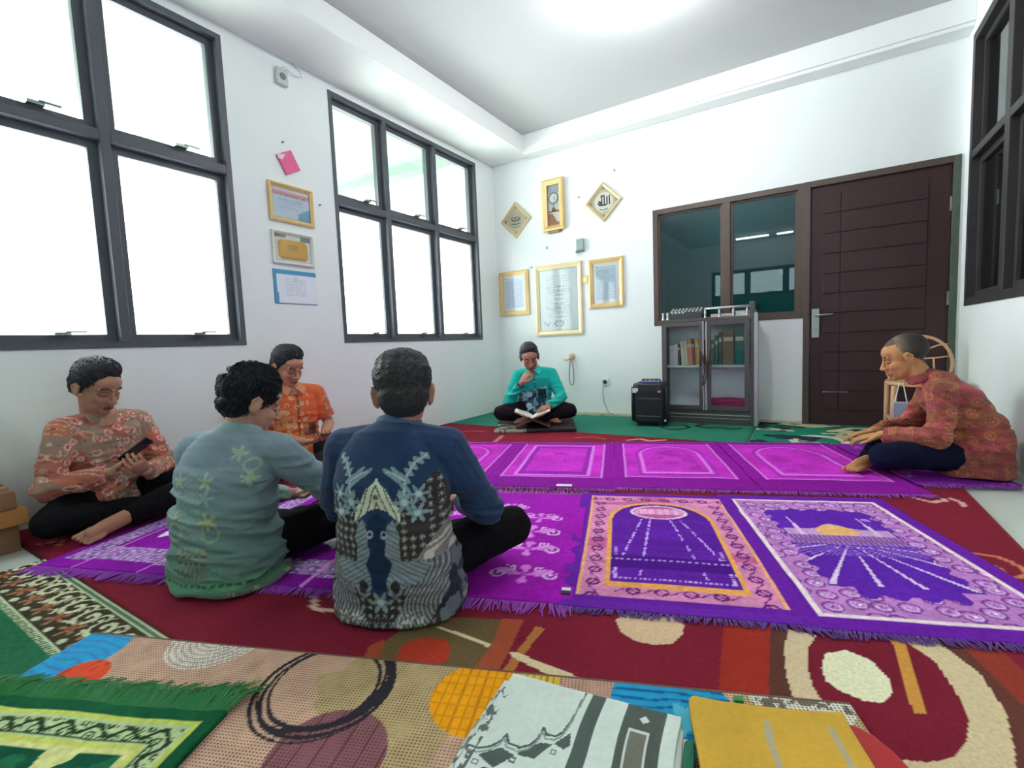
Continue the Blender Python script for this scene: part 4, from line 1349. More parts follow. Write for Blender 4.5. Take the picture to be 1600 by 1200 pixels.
for i, (a, z, lb) in enumerate(((-1.82, 2.68, 'above the right plaque'), (-2.245, 2.48, 'right of the clock'), (-2.89, 1.775, 'between the left and large documents'))):
    tag(M().tube([(a, YB + 0.01, z), (a, YB - 0.018, z)], 0.006, 8).lathe([(0.009, -0.004), (0.009, 0.0)], (a, YB - 0.018, z), 8, 'y').build('nail', mat('nail_grey', (110, 114, 112), 0.5, 0.4)), 'bare nail on the back wall ' + lb, 'nail', 'nails on the back wall')
tag(M().tube([(XL - 0.01, 2.56, 2.045), (XL + 0.02, 2.56, 2.045)], 0.006, 8).build('nail', MATS['nail_grey']), 'bare nail on the left wall beside the gold framed certificate', 'nail', 'nails on the left wall')
tag(M().tube([(XL - 0.01, 2.27, 2.445), (XL + 0.02, 2.27, 2.445)], 0.006, 8).build('nail', MATS['nail_grey']), 'bare nail on the left wall above the pink pouch', 'nail', 'nails on the left wall')
hk = tag(empty('wall_hook', (-2.392, YB, 0.66)), 'cream wall hook right of the man in turquoise', 'hook')
m_hook = mat('cream_plastic', (206, 186, 156), 0.5)
M().lathe([(0.04, 0), (0.038, -0.015), (0.015, -0.025)], (0, 0, 0.02), 18, 'y').build('base', m_hook, hk)
M().tube([(0, -0.02, 0.02), (0.0, -0.05, 0.0), (-0.06, -0.055, -0.02), (-0.085, -0.05, -0.01)], 0.011, 8).build('peg', m_hook, hk, smooth=True)
lp = [(-2.385 + 0.035 * math.sin(t) * (0.5 + 0.5 * (1 - math.cos(t)) / 2 * 1.2), YB - 0.045, 0.50 + 0.155 * math.cos(t)) for t in np.linspace(0, 2 * math.pi, 28, endpoint=False)]
tag(M().tube(lp, 0.006, 6, closed=True).build('cord_loop', mat('grey_cord', (140, 128, 116), 0.8), smooth=True), 'grey cord loop hanging from the cream hook', 'cord')
plate('wall_socket', 'white socket low on the back wall left of the loudspeaker', 'socket', 'b', -1.986, 0.38, 0.085, 0.085, 0.014, m_white, True, mat('socket_dark', (60, 66, 66), 0.5))
tag(M().tube([(-1.99, YB - 0.03, 0.365), (-2.0, YB - 0.04, 0.28), (-1.985, YB - 0.05, 0.15), (-1.93, YB - 0.07, 0.045), (-1.84, YB - 0.1, 0.016), (-1.7, YB - 0.14, 0.016), (-1.52, YB - 0.2, 0.016), (-1.44, YB - 0.28, 0.016)], 0.005, 6).build('power_cable', mat('grey_cable', (158, 160, 156), 0.6), smooth=True), 'thin grey power cable from the low socket to the loudspeaker', 'cable')
tag(M().box(-1.645, -1.59, YB - 0.12, YB - 0.07, 0.009, 0.04).tube([(-1.6, YB - 0.09, 0.03), (-1.56, YB - 0.1, 0.05)], 0.008, 6).build('adapter', mat('black_plastic', (34, 34, 38), 0.5), bevel=0.004), 'small black power adapter on the green carpet', 'adapter')
for i, (pts, lb) in enumerate((([(-1.2, 4.5, .015), (-1.1, 4.42, .015), (-1.0, 4.46, .015), (-0.95, 4.58, .015), (-1.02, 4.66, .015)], 'behind the loudspeaker wheel'), ([(-0.86, 4.78, .015), (-0.92, 4.66, .015), (-0.8, 4.6, .015), (-0.7, 4.66, .015), (-0.62, 4.6, .015), (-0.52, 4.68, .015)], 'in front of the glass cabinet'))):
    tag(M().tube(pts, 0.005, 6).build('floor_cable', mat('black_cable', (30, 40, 38), 0.6), smooth=True), 'black cable curled on the green carpet ' + lb, 'cable', 'cables on the green carpet')

# ------------------------------------------------------------------ glass cabinet
CX0, CX1, CY0, CY1, CZ = -1.275, -0.44, 4.84, 5.10, 1.02
cb = tag(empty('glass_cabinet', (CX0, CY0, 0.0095)), 'low aluminium cabinet with two glass doors and a shelf of books', 'cabinet')
m_alu = mat('dark_aluminium', (92, 88, 88), 0.4, 0.4, var=0.06)
m_alu2 = mat('silver_aluminium', (190, 194, 196), 0.32, 0.6, var=0.04)
m_lin = mat('cabinet_lining', (240, 248, 248), 0.6, var=0.03)
m_cg = glass('cabinet_glass', (0.97, 1.0, 1.0), 0.02, 0.7)
cw, cdp = CX1 - CX0, CY1 - CY0
def cbp(mb, name, m, parent=cb, bevel=0.0, smooth=False):
    return mb.build(name, m, parent, bevel=bevel, smooth=smooth)
cbp(M().box(0, 0.02, 0.02, cdp, 0.13, CZ), 'side_panel', m_alu)
cbp(M().box(cw - 0.02, cw, 0.02, cdp, 0.0, CZ), 'side_panel', m_lin)
cbp(M().box(0.02, cw - 0.02, cdp - 0.012, cdp, 0.13, CZ), 'back_panel', m_lin)
cbp(M().box(0.0, cw, 0.0, cdp, CZ - 0.03, CZ), 'top', m_alu, bevel=0.003)
cbp(M().box(0.02, cw - 0.02, 0.03, cdp - 0.012, 0.13, 0.15), 'bottom_board', m_lin)
cbp(M().box(0.02, cw - 0.02, 0.05, cdp - 0.012, 0.545, 0.565), 'shelf', mat('white_shelf', (226, 236, 234), 0.5, var=0.02))
pl = cbp(M().box(0.0, cw, 0.005, cdp, 0.0, 0.13), 'plinth', m_alu, bevel=0.003)
cbp(M().box(0.01, cw - 0.01, -0.002, 0.01, 0.085, 0.095).box(0.01, cw - 0.01, -0.002, 0.01, 0.055, 0.06), 'plinth_trim', m_alu2, pl)
cbp(M().box(cw - 0.004, cw + 0.03, 0.0, 0.03, 0.0, CZ + 0.02), 'corner_post', m_alu2, bevel=0.004)
cbp(M().box(cw - 0.03, cw - 0.004, -0.004, 0.03, 0.0, CZ + 0.02), 'corner_post', m_alu, bevel=0.004)
for i, (x0, x1) in enumerate(((0.01, cw / 2 - 0.012), (cw / 2 + 0.004, cw - 0.034))):
    d = cbp(M().box(x0, x0 + 0.045, -0.012, 0.012, 0.135, CZ - 0.032).box(x1 - 0.045, x1, -0.012, 0.012, 0.135, CZ - 0.032).box(x0 + 0.045, x1 - 0.045, -0.012, 0.012, 0.135, 0.175).box(x0 + 0.045, x1 - 0.045, -0.012, 0.012, CZ - 0.075, CZ - 0.032), 'door', m_alu, bevel=0.003)
    cbp(M().box(x0 + 0.044, x1 - 0.044, -0.003, 0.001, 0.174, CZ - 0.074), 'pane', m_cg, d)
    xe = x1 - 0.012 if i == 0 else x0
    cbp(M().box(xe, xe + 0.012, -0.018, -0.01, 0.135, CZ - 0.032), 'edge_strip', m_alu2, d)
    hx = x1 - 0.035 if i == 0 else x0 + 0.03
    cbp(M().tube([(hx, -0.012, 0.7), (hx, -0.035, 0.69), (hx, -0.035, 0.58), (hx, -0.012, 0.57)], 0.008, 8), 'handle', mat('handle_bronze', (110, 80, 70), 0.4, 0.4), d, smooth=True)
rl = cbp(M().tube([(0.41, 0.015, CZ + 0.085), (cw, 0.015, CZ + 0.085)], 0.012, 8), 'gallery_rail', m_alu2, smooth=True)
for x in (0.415, 0.54, 0.66, 0.775, cw - 0.01):
    cbp(M().lathe([(0.013, 0), (0.009, 0.02), (0.013, 0.045), (0.009, 0.065), (0.013, 0.085)], (x, 0.015, CZ), 8), 'baluster', m_alu2, rl)
for x in (0.02, 0.065):
    cbp(M().lathe([(0.014, 0), (0.009, 0.03), (0.014, 0.07)], (x, 0.015, CZ), 8), 'baluster', m_alu2, rl)
cbp(M().box(cw - 0.04, cw + 0.005, 0.0, 0.05, CZ + 0.005, CZ + 0.125), 'end_post', m_alu, rl, bevel=0.004)
ch = tag(M().tube([(-0.885, 4.79, 0.69), (-0.868, 4.785, 0.64), (-0.86, 4.79, 0.52), (-0.872, 4.785, 0.45), (-0.855, 4.79, 0.4), (-0.845, 4.79, 0.46), (-0.842, 4.79, 0.6), (-0.855, 4.79, 0.69)], 0.007, 6).box(-0.885, -0.86, 4.775, 4.795, 0.385, 0.425).build('lock_chain', mat('chain_dark', (70, 58, 56), 0.5, 0.3), smooth=False), 'dark chain and padlock looped round the cabinet handles', 'chain')

def book(label, x, y, z, t, h, d, rgb, lean=0.0, group='books on the cabinet shelf', lite=(226, 220, 204)):
    o = tag(empty('book', (x, y, z)), label, 'book', group)
    o.rotation_euler = (0, lean, 0)
    m = mat('book_%d_%d_%d' % rgb, rgb, 0.6, var=0.1)
    M().box(0, t, 0, 0.004, 0, h).box(0, 0.003, 0.004, d, 0, h).box(t - 0.003, t, 0.004, d, 0, h).build('cover', m, o)
    M().box(0.003, t - 0.003, 0.004, d - 0.004, 0.004, h - 0.004).build('pages', mat('page_edges', lite, 0.8), o)
    M().box(0.1 * t, 0.9 * t, -0.0006, 0.0004, h * 0.7, h * 0.82).build('spine_label', mat('label_pale', (214, 206, 180), 0.6), o)
    return o
zs = 0.0095 + 0.566
bx = [(-1.215, 0.05, 0.20, (222, 226, 222), 0.0, 'pale grey book first from the left on the shelf'), (-1.165, 0.03, 0.21, (206, 214, 212), 0.0, 'pale book second from the left on the shelf'), (-1.132, 0.018, 0.215, (70, 78, 80), -0.0, 'thin black book beside the pale books'),
      (-1.097, 0.03, 0.235, (222, 220, 190), -0.06, 'cream book leaning left'), (-1.064, 0.028, 0.24, (214, 216, 184), -0.06, 'second cream book leaning left'), (-1.033, 0.045, 0.255, (206, 140, 104), -0.07, 'terracotta book leaning left'), (-0.984, 0.02, 0.25, (120, 84, 60), -0.08, 'thin brown book leaning left'),
      (-0.962, 0.036, 0.25, (214, 168, 86), -0.05, 'mustard yellow book near the door gap'), (-0.925, 0.032, 0.24, (184, 130, 70), 0.0, 'ochre book next to the handles')]
for x, t, h, c, ln, lb in bx:
    book(lb, x, 4.925, zs, t, h, 0.12, c, ln)
bx2 = [(-0.825, 0.03, 0.24, (120, 128, 100), 'olive book behind the right door'), (-0.79, 0.03, 0.28, (40, 130, 112), 'thin green book behind the right door'), (-0.755, 0.03, 0.31, (70, 110, 96), 'tall dull green book behind the right door'), (-0.72, 0.10, 0.32, (122, 108, 84), 'wide brown binder behind the right door'), (-0.615, 0.085, 0.32, (28, 112, 104), 'dark green binder beside the brown one'), (-0.527, 0.06, 0.325, (30, 120, 110), 'green binder at the right end of the shelf')]
for x, t, h, c, lb in bx2:
    book(lb, x, 4.925, zs, t, h, 0.12, c)
rc_ = M()
for k, (x0, x1, z0, z1, yy) in enumerate(((-0.85, -0.5, 0.162, 0.205, 0), (-0.835, -0.49, 0.2, 0.25, 0.01))):
    rc_.ell(((x0 + x1) / 2, 4.97, (z0 + z1) / 2), ((x1 - x0) / 2 * 1.1, 0.085, (z1 - z0) * 0.62), 18, 10)
    rc_.box(x0, x1 - 0.02, 4.9, 5.04, z0 + 0.006, z1 - 0.006)
rcm = remesh(rc_, 0.012, 2, 'red_cloth')
tag(link(rcm, 'red_cloth', mat('red_folded_cloth', (158, 50, 60), 0.8, bump=0.4, bscale=30, var=0.2, vscale=12)), 'folded red cloth on the cabinet floor behind the right door', 'cloth')

# mixer on the cabinet
mx = tag(empty('audio_mixer', (-1.22, 4.85, 0.0095 + CZ)), 'black audio mixer tilted on the left of the cabinet top', 'mixer')
m_mx = mat('mixer_black', (58, 62, 66), 0.45, var=0.08)
M().prism([(0.0, 0.0), (0.22, 0.0), (0.22, 0.115), (0.2, 0.115), (0.0, 0.05)], lambda a, b, d: (d, a, b), 0.0, 0.33).build('case', m_mx, mx, bevel=0.004)
sl = (0.115 - 0.05) / 0.2
for i in range(9):
    for j in range(3):
        x, y = 0.03 + i * 0.034, 0.06 + j * 0.045
        M().lathe([(0.009, 0), (0.008, 0.012), (0.006, 0.013)], (x, y, 0.05 + sl * y), 8).build('knob', mat('knob_grey', (200, 206, 208) if False else (176, 182, 184), 0.5), mx)
for i in range(4):
    M().obox((0.05 + i * 0.034, 0.028, 0.05 + sl * 0.028 + 0.004), (0.006, 0, 0), (0, 0.012, 0.004), (0, 0, 0.005)).build('fader', mat('fader_white', (232, 236, 236), 0.5), mx)
M().box(0.35, 0.47, 0.02, 0.2, 0, 0.028) 
tag(M().box(-0.815, -0.62, 4.87, 5.02, 1.031, 1.06).build('paper_box', mat('tan_card', (196, 180, 168), 0.7, var=0.08), bevel=0.004), 'flat tan card box on top of the cabinet', 'box')
pp = tag(empty('paper_stack', (-0.52, 4.94, 1.0305), 0.1), 'white paper stack at the right of the cabinet top', 'papers')
for i in range(4):
    M().box(-0.085, 0.085, -0.06, 0.06, i * 0.012, i * 0.012 + 0.011).build('sheet_bundle', m_white, pp, rot=(0, 0, 0.06 * (i % 3 - 1)))

# ------------------------------------------------------------------ trolley loudspeaker
sp = tag(empty('loudspeaker', (-1.33, 4.66, 0.0095), 0.1), 'black trolley loudspeaker beside the cabinet', 'loudspeaker')
m_blk = mat('speaker_black', (30, 30, 36), 0.5, bump=0.15, bscale=120, var=0.1)
m_blk2 = mat('speaker_grille', (22, 22, 28), 0.7, bump=0.6, bscale=220, var=0.1)
body = M()
oct_ = [(-0.165, -0.10), (-0.12, -0.145), (0.12, -0.145), (0.165, -0.10), (0.155, 0.14), (-0.155, 0.14)]
body.loft([[(x * k, y * k, z) for x, y in oct_] for z, k in ((0.03, 0.9), (0.045, 0.98), (0.2, 1.0), (0.36, 0.98), (0.4, 0.95), (0.415, 0.88))])
body.build('cabinet_body', m_blk, sp, bevel=0.008)
gr = M()
gr.loft([[(x, -0.147 + 0.0 * x - 0.012 * (1 - (x / 0.12) ** 2), z) for x in np.linspace(-0.115, 0.115, 9)] + [(x, -0.14, z) for x in np.linspace(0.115, -0.115, 9)] for z in (0.06, 0.34)])
gr.build('grille', m_blk2, sp)
for s in (-1, 1):
    M().tube([(s * 0.157, -0.118, 0.05), (s * 0.16, -0.12, 0.2), (s * 0.157, -0.118, 0.38)], 0.012, 8).build('corner_guard', m_blk, sp, smooth=True)
    M().lathe([(0.032, -0.012), (0.032, 0.012)], (s * 0.12, 0.13, 0.034), 16, 'x').build('wheel', m_blk, sp)
    M().box(s * 0.1 - 0.02, s * 0.1 + 0.02, -0.12, -0.08, 0.0, 0.03).build('foot', m_blk, sp)
M().tube([(-0.09, 0.0, 0.41), (-0.085, 0.0, 0.44), (0.085, 0.0, 0.44), (0.09, 0.0, 0.41)], 0.011, 8).build('carry_handle', m_blk, sp, smooth=True)
M().box(-0.1, 0.1, -0.09, -0.03, 0.414, 0.428).build('control_panel', mat('panel_blue', (58, 52, 120), 0.4, var=0.2), sp, bevel=0.003)
for i in range(5):
    M().lathe([(0.012, 0), (0.011, 0.014), (0.006, 0.016)], (-0.08 + i * 0.04, -0.06, 0.427), 10).build('knob', mat('knob_silver', (184, 188, 196), 0.35, 0.5), sp)
M().box(-0.155, -0.10, -0.15, -0.144, 0.325, 0.37).build('white_label', m_white, sp, loc=(0.0, 0.006, 0))
M().box(0.085, 0.115, -0.158, -0.15, 0.33, 0.35).build('badge', mat('tan_badge', (170, 150, 130), 0.5), sp)
M().box(-0.11, 0.11, -0.163, -0.158, 0.27, 0.276).box(-0.11, 0.11, -0.163, -0.158, 0.1, 0.106).build('trim_strip', mat('grey_trim', (104, 104, 112), 0.4), sp)
M().ell((0.15, -0.135, 0.06), (0.011, 0.008, 0.011), 10, 6).build('indicator', m_white, sp)

# ------------------------------------------------------------------ rattan chair by the door, bag on it
rcx, rcy = 0.705, 4.62
rch = tag(empty('rattan_chair', (rcx, rcy, 0.011)), 'pale rattan chair with a round spoked back in front of the door', 'chair')
m_rat = mat('rattan', (206, 160, 122), 0.5, bump=0.3, bscale=60, var=0.15)
for sx in (-1, 1):
    M().tube([(sx * 0.19, -0.17, 0.0), (sx * 0.185, -0.17, 0.42)], 0.02, 10).build('leg', m_rat, rch, smooth=True)
    M().tube([(sx * 0.19, 0.17, 0.0), (sx * 0.19, 0.17, 0.43)], 0.018, 10).build('leg', m_rat, rch, smooth=True)
M().tube([(0.21 * math.cos(t), 0.2 * math.sin(t), 0.43) for t in np.linspace(0, 2 * math.pi, 24, endpoint=False)], 0.016, 8, closed=True).build('seat_rim', m_rat, rch, smooth=True)
M().lathe([(0.19, 0.425), (0.19, 0.437), (0.05, 0.432)], (0, 0, 0), 24).build('seat', mat('woven_cane', (200, 168, 120), 0.7, bump=0.5, bscale=90), rch)
hoop = [(0.2 * math.cos(t), 0.19, 0.56 + 0.215 * math.sin(t)) for t in np.linspace(-0.55, math.pi + 0.55, 26)]
M().tube([(0.19, 0.18, 0.43)] + hoop + [(-0.19, 0.18, 0.43)], 0.012, 8).build('back_hoop', m_rat, rch, smooth=True)
for pts in ([(0.0, 0.19, 0.43), (0.0, 0.19, 0.58), (-0.05, 0.19, 0.66), (-0.13, 0.19, 0.72)], [(0.0, 0.19, 0.58), (0.02, 0.19, 0.66), (0.11, 0.19, 0.70), (0.165, 0.19, 0.71)], [(-0.09, 0.19, 0.7), (0.0, 0.19, 0.74), (0.06, 0.19, 0.76)], [(0.0, 0.19, 0.6), (0.1, 0.19, 0.605), (0.195, 0.19, 0.62)], [(-0.1, 0.19, 0.44), (-0.09, 0.19, 0.55), (-0.17, 0.19, 0.68)], [(0.1, 0.19, 0.44), (0.09, 0.19, 0.6)], [(-0.05, 0.19, 0.665), (-0.19, 0.19, 0.62)]):
    M().tube(pts, 0.007, 6).build('back_spoke', m_rat, rch, smooth=True)
for a, b in (((-0.19, -0.17), (0.19, -0.17)), ((-0.19, 0.17), (0.19, 0.17)), ((-0.19, -0.17), (-0.19, 0.17)), ((0.19, -0.17), (0.19, 0.17))):
    M().tube([(*a, 0.16), (*b, 0.16)], 0.01, 8).build('stretcher', m_rat, rch, smooth=True)
bag = tag(empty('paper_bag', (0.555, 4.40, 0.18)), 'small blue grey bag hanging from the rattan chair by two white strings', 'bag')
M().loft([[(x * k, y * k, z) for x, y in ((-0.045, -0.015), (0.045, -0.015), (0.045, 0.015), (-0.045, 0.015))] for z, k in ((0.0, 0.95), (0.02, 1.0), (0.13, 0.98), (0.14, 0.9))]).build('body', mat('bag_blue_grey', (158, 166, 190), 0.6, var=0.1), bag, bevel=0.004)
for s in (-1, 1):
    M().tube([(s * 0.035, 0, 0.135), (s * 0.01, 0.01, 0.28)], 0.004, 6).build('string', m_white, bag)

# ------------------------------------------------------------------ brown cardboard boxes at the left edge
m_card = mat('brown_cardboard', (132, 94, 66), 0.85, bump=0.1, var=0.12)
m_card2 = mat('orange_wood', (166, 110, 56), 0.6, bump=0.1, var=0.15)
def carton(label, x0, x1, y0, y1, z0, z1, m, ang):
    cx, cy = (x0 + x1) / 2, (y0 + y1) / 2
    o = tag(empty('carton', (cx, cy, z0), ang), label, 'box', 'cartons stacked at the left wall')
    hx, hy, h = (x1 - x0) / 2, (y1 - y0) / 2, z1 - z0
    M().box(-hx, hx, -hy, hy, 0, h - 0.004).build('body', m, o, bevel=0.004)
    M().box(-hx, -0.002, -hy, hy, h - 0.004, h).build('flap', m, o)
    M().box(0.002, hx, -hy, hy, h - 0.004, h).build('flap', m, o)
    M().box(-0.025, 0.025, -hy - 0.001, hy + 0.001, h - 0.03, h + 0.001).build('tape', mat('tape_tan', (170, 136, 96), 0.4), o)
    return o
carton('bottom brown carton of the stack at the left edge', -3.385, -3.05, 0.10, 0.565, 0.0, 0.125, m_card, 0.03)
carton('flat orange brown box in the middle of the carton stack', -3.38, -3.02, 0.08, 0.60, 0.127, 0.195, m_card2, 0.0)
carton('upper brown carton on the orange brown box', -3.385, -3.06, 0.12, 0.575, 0.197, 0.275, m_card, -0.02)
carton('narrow tall carton on top of the carton stack', -3.39, -3.2, 0.1, 0.50, 0.277, 0.38, m_card, 0.0)

# ------------------------------------------------------------------ people
m_skin = matc('skin', 0.55, 0.08, 300, 0.35, 0, 0.04, 40, sss=0.08)
m_shirt = matc('batik_cloth', 0.8, 0.18, 380, 0.2, 0.1, 0.05, 120)
m_black = mat('black_trouser_cloth', (17, 17, 20), 0.9, bump=0.3, bscale=40, var=0.12, spec=0.12)
m_navyt = mat('navy_trouser_cloth', (18, 22, 46), 0.9, bump=0.3, bscale=40, var=0.15, spec=0.12)
m_btn = mat('button', (210, 204, 190), 0.4)

def V(*a):
    return np.array(a, float)
def unit(v):
    v = np.asarray(v, float)
    return v / (np.linalg.norm(v) + 1e-12)
def rotm(axis, a):
    return np.array(Matrix.Rotation(a, 3, axis))

def meshdata(me):
    v = coords(me)
    f = [tuple(p.vertices) for p in me.polygons]
    bpy.data.meshes.remove(me)
    return v, f

def torso_rings(mb, spine, dims, n=28, e=2.4, tilt=0.0):
    """spine: points; dims: half width, half depth of each ring"""
    S = [V(*p) for p in spine]
    ang = np.linspace(0, 2 * math.pi, n, endpoint=False)
    ca, sa = np.cos(ang), np.sin(ang)
    sx = np.sign(ca) * np.abs(ca) ** (2 / e)
    sy = np.sign(sa) * np.abs(sa) ** (2 / e)
    rings = []
    for i, p in enumerate(S):
        t = unit(S[min(i + 1, len(S) - 1)] - S[max(i - 1, 0)])
        X = V(1, 0, 0) - t * t[0]
        X = unit(X)
        Y = np.cross(t, X)
        a, b = dims[i]
        rings.append(p + a * sx[:, None] * X + b * sy[:, None] * Y)
    mb.loft(rings)

def limb(mb, pts, rad, n=14):
    """tapered limb through the joints with extra rings so that bends stay round"""
    P = [V(*p) for p in pts]
    for (a, b), (ra, rb) in zip(zip(P[:-1], P[1:]), zip(rad[:-1], rad[1:])):
        ts = np.linspace(0, 1, 6)
        mb.tube([a + (b - a) * t for t in ts], [ra + (rb - ra) * t for t in ts], n, round_cap=True)

def hand(mb, wrist, d, nrm, thumb, curl=(0.5, 0.6, 0.4), s=1.0, spread=0.06, thumb_in=0.5, curls=None):
    """palm, four fingers of different lengths and a thumb leaving the side of the palm"""
    f = unit(d)
    n = unit(np.asarray(nrm, float) - f * np.dot(nrm, f))
    t = np.cross(f, n) * thumb
    w = V(*wrist)
    mb.ell(w + f * 0.045 * s, (0.040 * s, 0.052 * s, 0.0165 * s), 16, 10, np.stack([t, f, n], 1))
    mb.ell(w + f * 0.07 * s, (0.041 * s, 0.024 * s, 0.0135 * s), 14, 8, np.stack([t, f, n], 1))
    mb.ell(w + f * 0.032 * s + t * 0.022 * s + n * 0.006 * s, (0.019 * s, 0.03 * s, 0.016 * s), 12, 8, np.stack([t, f, n], 1))
    for i, (o, L, r) in enumerate(((0.031, 0.072, 0.0082), (0.0105, 0.08, 0.0084), (-0.0105, 0.074, 0.0080), (-0.031, 0.058, 0.0070))):
        p = w + (f * (0.086 - 0.004 * abs(i - 1)) + t * o) * s
        dd = unit(f + t * spread * (1.2 - i * 0.8))
        q = [p - dd * 0.02 * s, p]
        a = 0
        cc = curl if curls is None else curls[i]
        for seg, cv in zip((0.45, 0.31, 0.24), cc):
            a += cv
            q.append(q[-1] + (dd * math.cos(a) + n * math.sin(a)) * L * seg * s)
        mb.tube(q, [r * s, r * s * 1.02, r * s, r * s * 0.92, r * s * 0.8], 10, round_cap=True)
    b = w + (f * 0.022 + t * 0.03) * s
    d1 = unit(t * 0.75 + f * 0.8 + n * 0.35 * thumb_in)
    d2 = unit(f * 0.9 + t * (0.25 - 0.4 * thumb_in) + n * 0.5 * thumb_in)
    d3 = unit(f * 0.9 + t * (0.05 - 0.5 * thumb_in) + n * 0.5 * thumb_in)
    q = [b, b + d1 * 0.036 * s, b + d1 * 0.036 * s + d2 * 0.03 * s, b + d1 * 0.036 * s + d2 * 0.03 * s + d3 * 0.022 * s]
    mb.tube(q, [0.0125 * s, 0.0105 * s, 0.0095 * s, 0.0075 * s], 10, round_cap=True)

def foot(mb, ankle, toe, up=(0, 0, 1), s=1.0):
    a, t = V(*ankle), V(*toe)
    f = unit(t - a)
    u = unit(V(*up) - f * np.dot(V(*up), f))
    x = np.cross(f, u)
    L = np.linalg.norm(t - a)
    R = np.stack([x, f, u], 1)
    mb.ell(a - f * 0.03 * s, (0.032 * s, 0.04 * s, 0.036 * s), 14, 9, R)
    mb.tube([a - f * 0.02 * s, a + f * L * 0.45, a + f * L * 0.78], [0.036 * s, 0.036 * s, 0.03 * s], 14, round_cap=True, flat=1.0)
    mb.ell(a + f * L * 0.72 - u * 0.006, (0.048 * s, 0.052 * s, 0.02 * s), 14, 9, R)
    for i, (o, k, r) in enumerate(((0.034, 1.0, 0.0115), (0.0125, 1.0, 0.0074), (-0.005, 0.94, 0.007), (-0.0215, 0.86, 0.0068), (-0.037, 0.76, 0.0066))):
        p = a + f * L * 0.78 + x * o * s - u * 0.008
        mb.tube([p, p + f * (0.03 + L * 0.1) * k], [r * s * 1.05, r * s * 0.95], 9, round_cap=True)

HEAD = {
    'skull': [((0, -0.012, 0.035), (0.076, 0.094, 0.086)), ((0, 0.022, -0.03), (0.061, 0.066, 0.08)), ((0, 0.03, -0.072), (0.047, 0.05, 0.04)), ((0, 0.068, -0.094), (0.021, 0.017, 0.016)),
              ((0.036, 0.054, -0.028), (0.025, 0.024, 0.026)), ((-0.036, 0.054, -0.028), (0.025, 0.024, 0.026)), ((0, 0.05, 0.045), (0.058, 0.04, 0.04)),
              ((0.012, 0.097, -0.035), (0.010, 0.010, 0.008)), ((-0.012, 0.097, -0.035), (0.010, 0.010, 0.008)), ((0.031, 0.0725, -0.001), (0.016, 0.012, 0.009)), ((-0.031, 0.0725, -0.001), (0.016, 0.012, 0.009)),
              ((0, 0.075, -0.064), (0.026, 0.018, 0.014))],
}
def head_shapes(mb, C, R, s, neck):
    g = lambda p: C + R @ (V(*p) * s)
    for c, r in HEAD['skull']:
        mb.ell(g(c), V(*r) * s, 22, 14, R)
    mb.tube([g((-0.046, 0.07, 0.022)), g((-0.02, 0.082, 0.024)), g((0, 0.084, 0.02)), g((0.02, 0.082, 0.024)), g((0.046, 0.07, 0.022))], 0.0085 * s, 10, round_cap=True)
    mb.tube([g((0, 0.083, 0.018)), g((0, 0.094, -0.008)), g((0, 0.106, -0.03))], [0.0075 * s, 0.009 * s, 0.0125 * s], 12, round_cap=True)
    mb.tube([g((-0.022, 0.083, -0.061)), g((0, 0.0925, -0.058)), g((0.022, 0.083, -0.061))], 0.0055 * s, 10, round_cap=True)
    mb.tube([g((-0.018, 0.083, -0.070)), g((0, 0.0915, -0.072)), g((0.018, 0.083, -0.070))], 0.0062 * s, 10, round_cap=True)
    for sx in (-1, 1):
        Rr = R @ rotm('Z', -sx * 0.35) @ rotm('X', -0.15)
        mb.ell(g((sx * 0.079, -0.012, -0.004)), V(0.009, 0.021, 0.032) * s, 14, 9, Rr)
        mb.tube([g((sx * 0.083, 0.004, 0.014)), g((sx * 0.088, -0.012, 0.024)), g((sx * 0.089, -0.028, 0.008)), g((sx * 0.082, -0.02, -0.026)), g((sx * 0.076, -0.002, -0.033))], 0.0055 * s, 8, round_cap=True)
    mb.tube([g((0, -0.018, -0.03)), (g((0, -0.025, -0.09)) + V(*neck)) / 2, V(*neck), V(*neck) - V(0, 0.0, 0.06)], [0.054 * s, 0.054 * s, 0.06 * s, 0.07 * s], 18)

def collar(center, R, rx, ry, h, gap, flare=0.012, n=36, drop=0.02):
    """shirt collar: a folded band, open at the front by the gap angle"""
    mb = M()
    th = np.linspace(math.pi / 2 + gap, math.pi / 2 + 2 * math.pi - gap, n)
    prof = [(0.0, -0.012), (0.0, h), (0.004, h + 0.003), (0.010, h), (0.010 + flare, -0.004), (0.006 + flare, -0.012)]
    rings = []
    for t in th:
        c, s_ = math.cos(t), math.sin(t)
        k = 0.5 + 0.5 * s_
        rings.append([center + R @ V((rx + o) * c, (ry + o) * s_, z - drop * k) for o, z in prof])
    mb.loft(rings)
    return mb

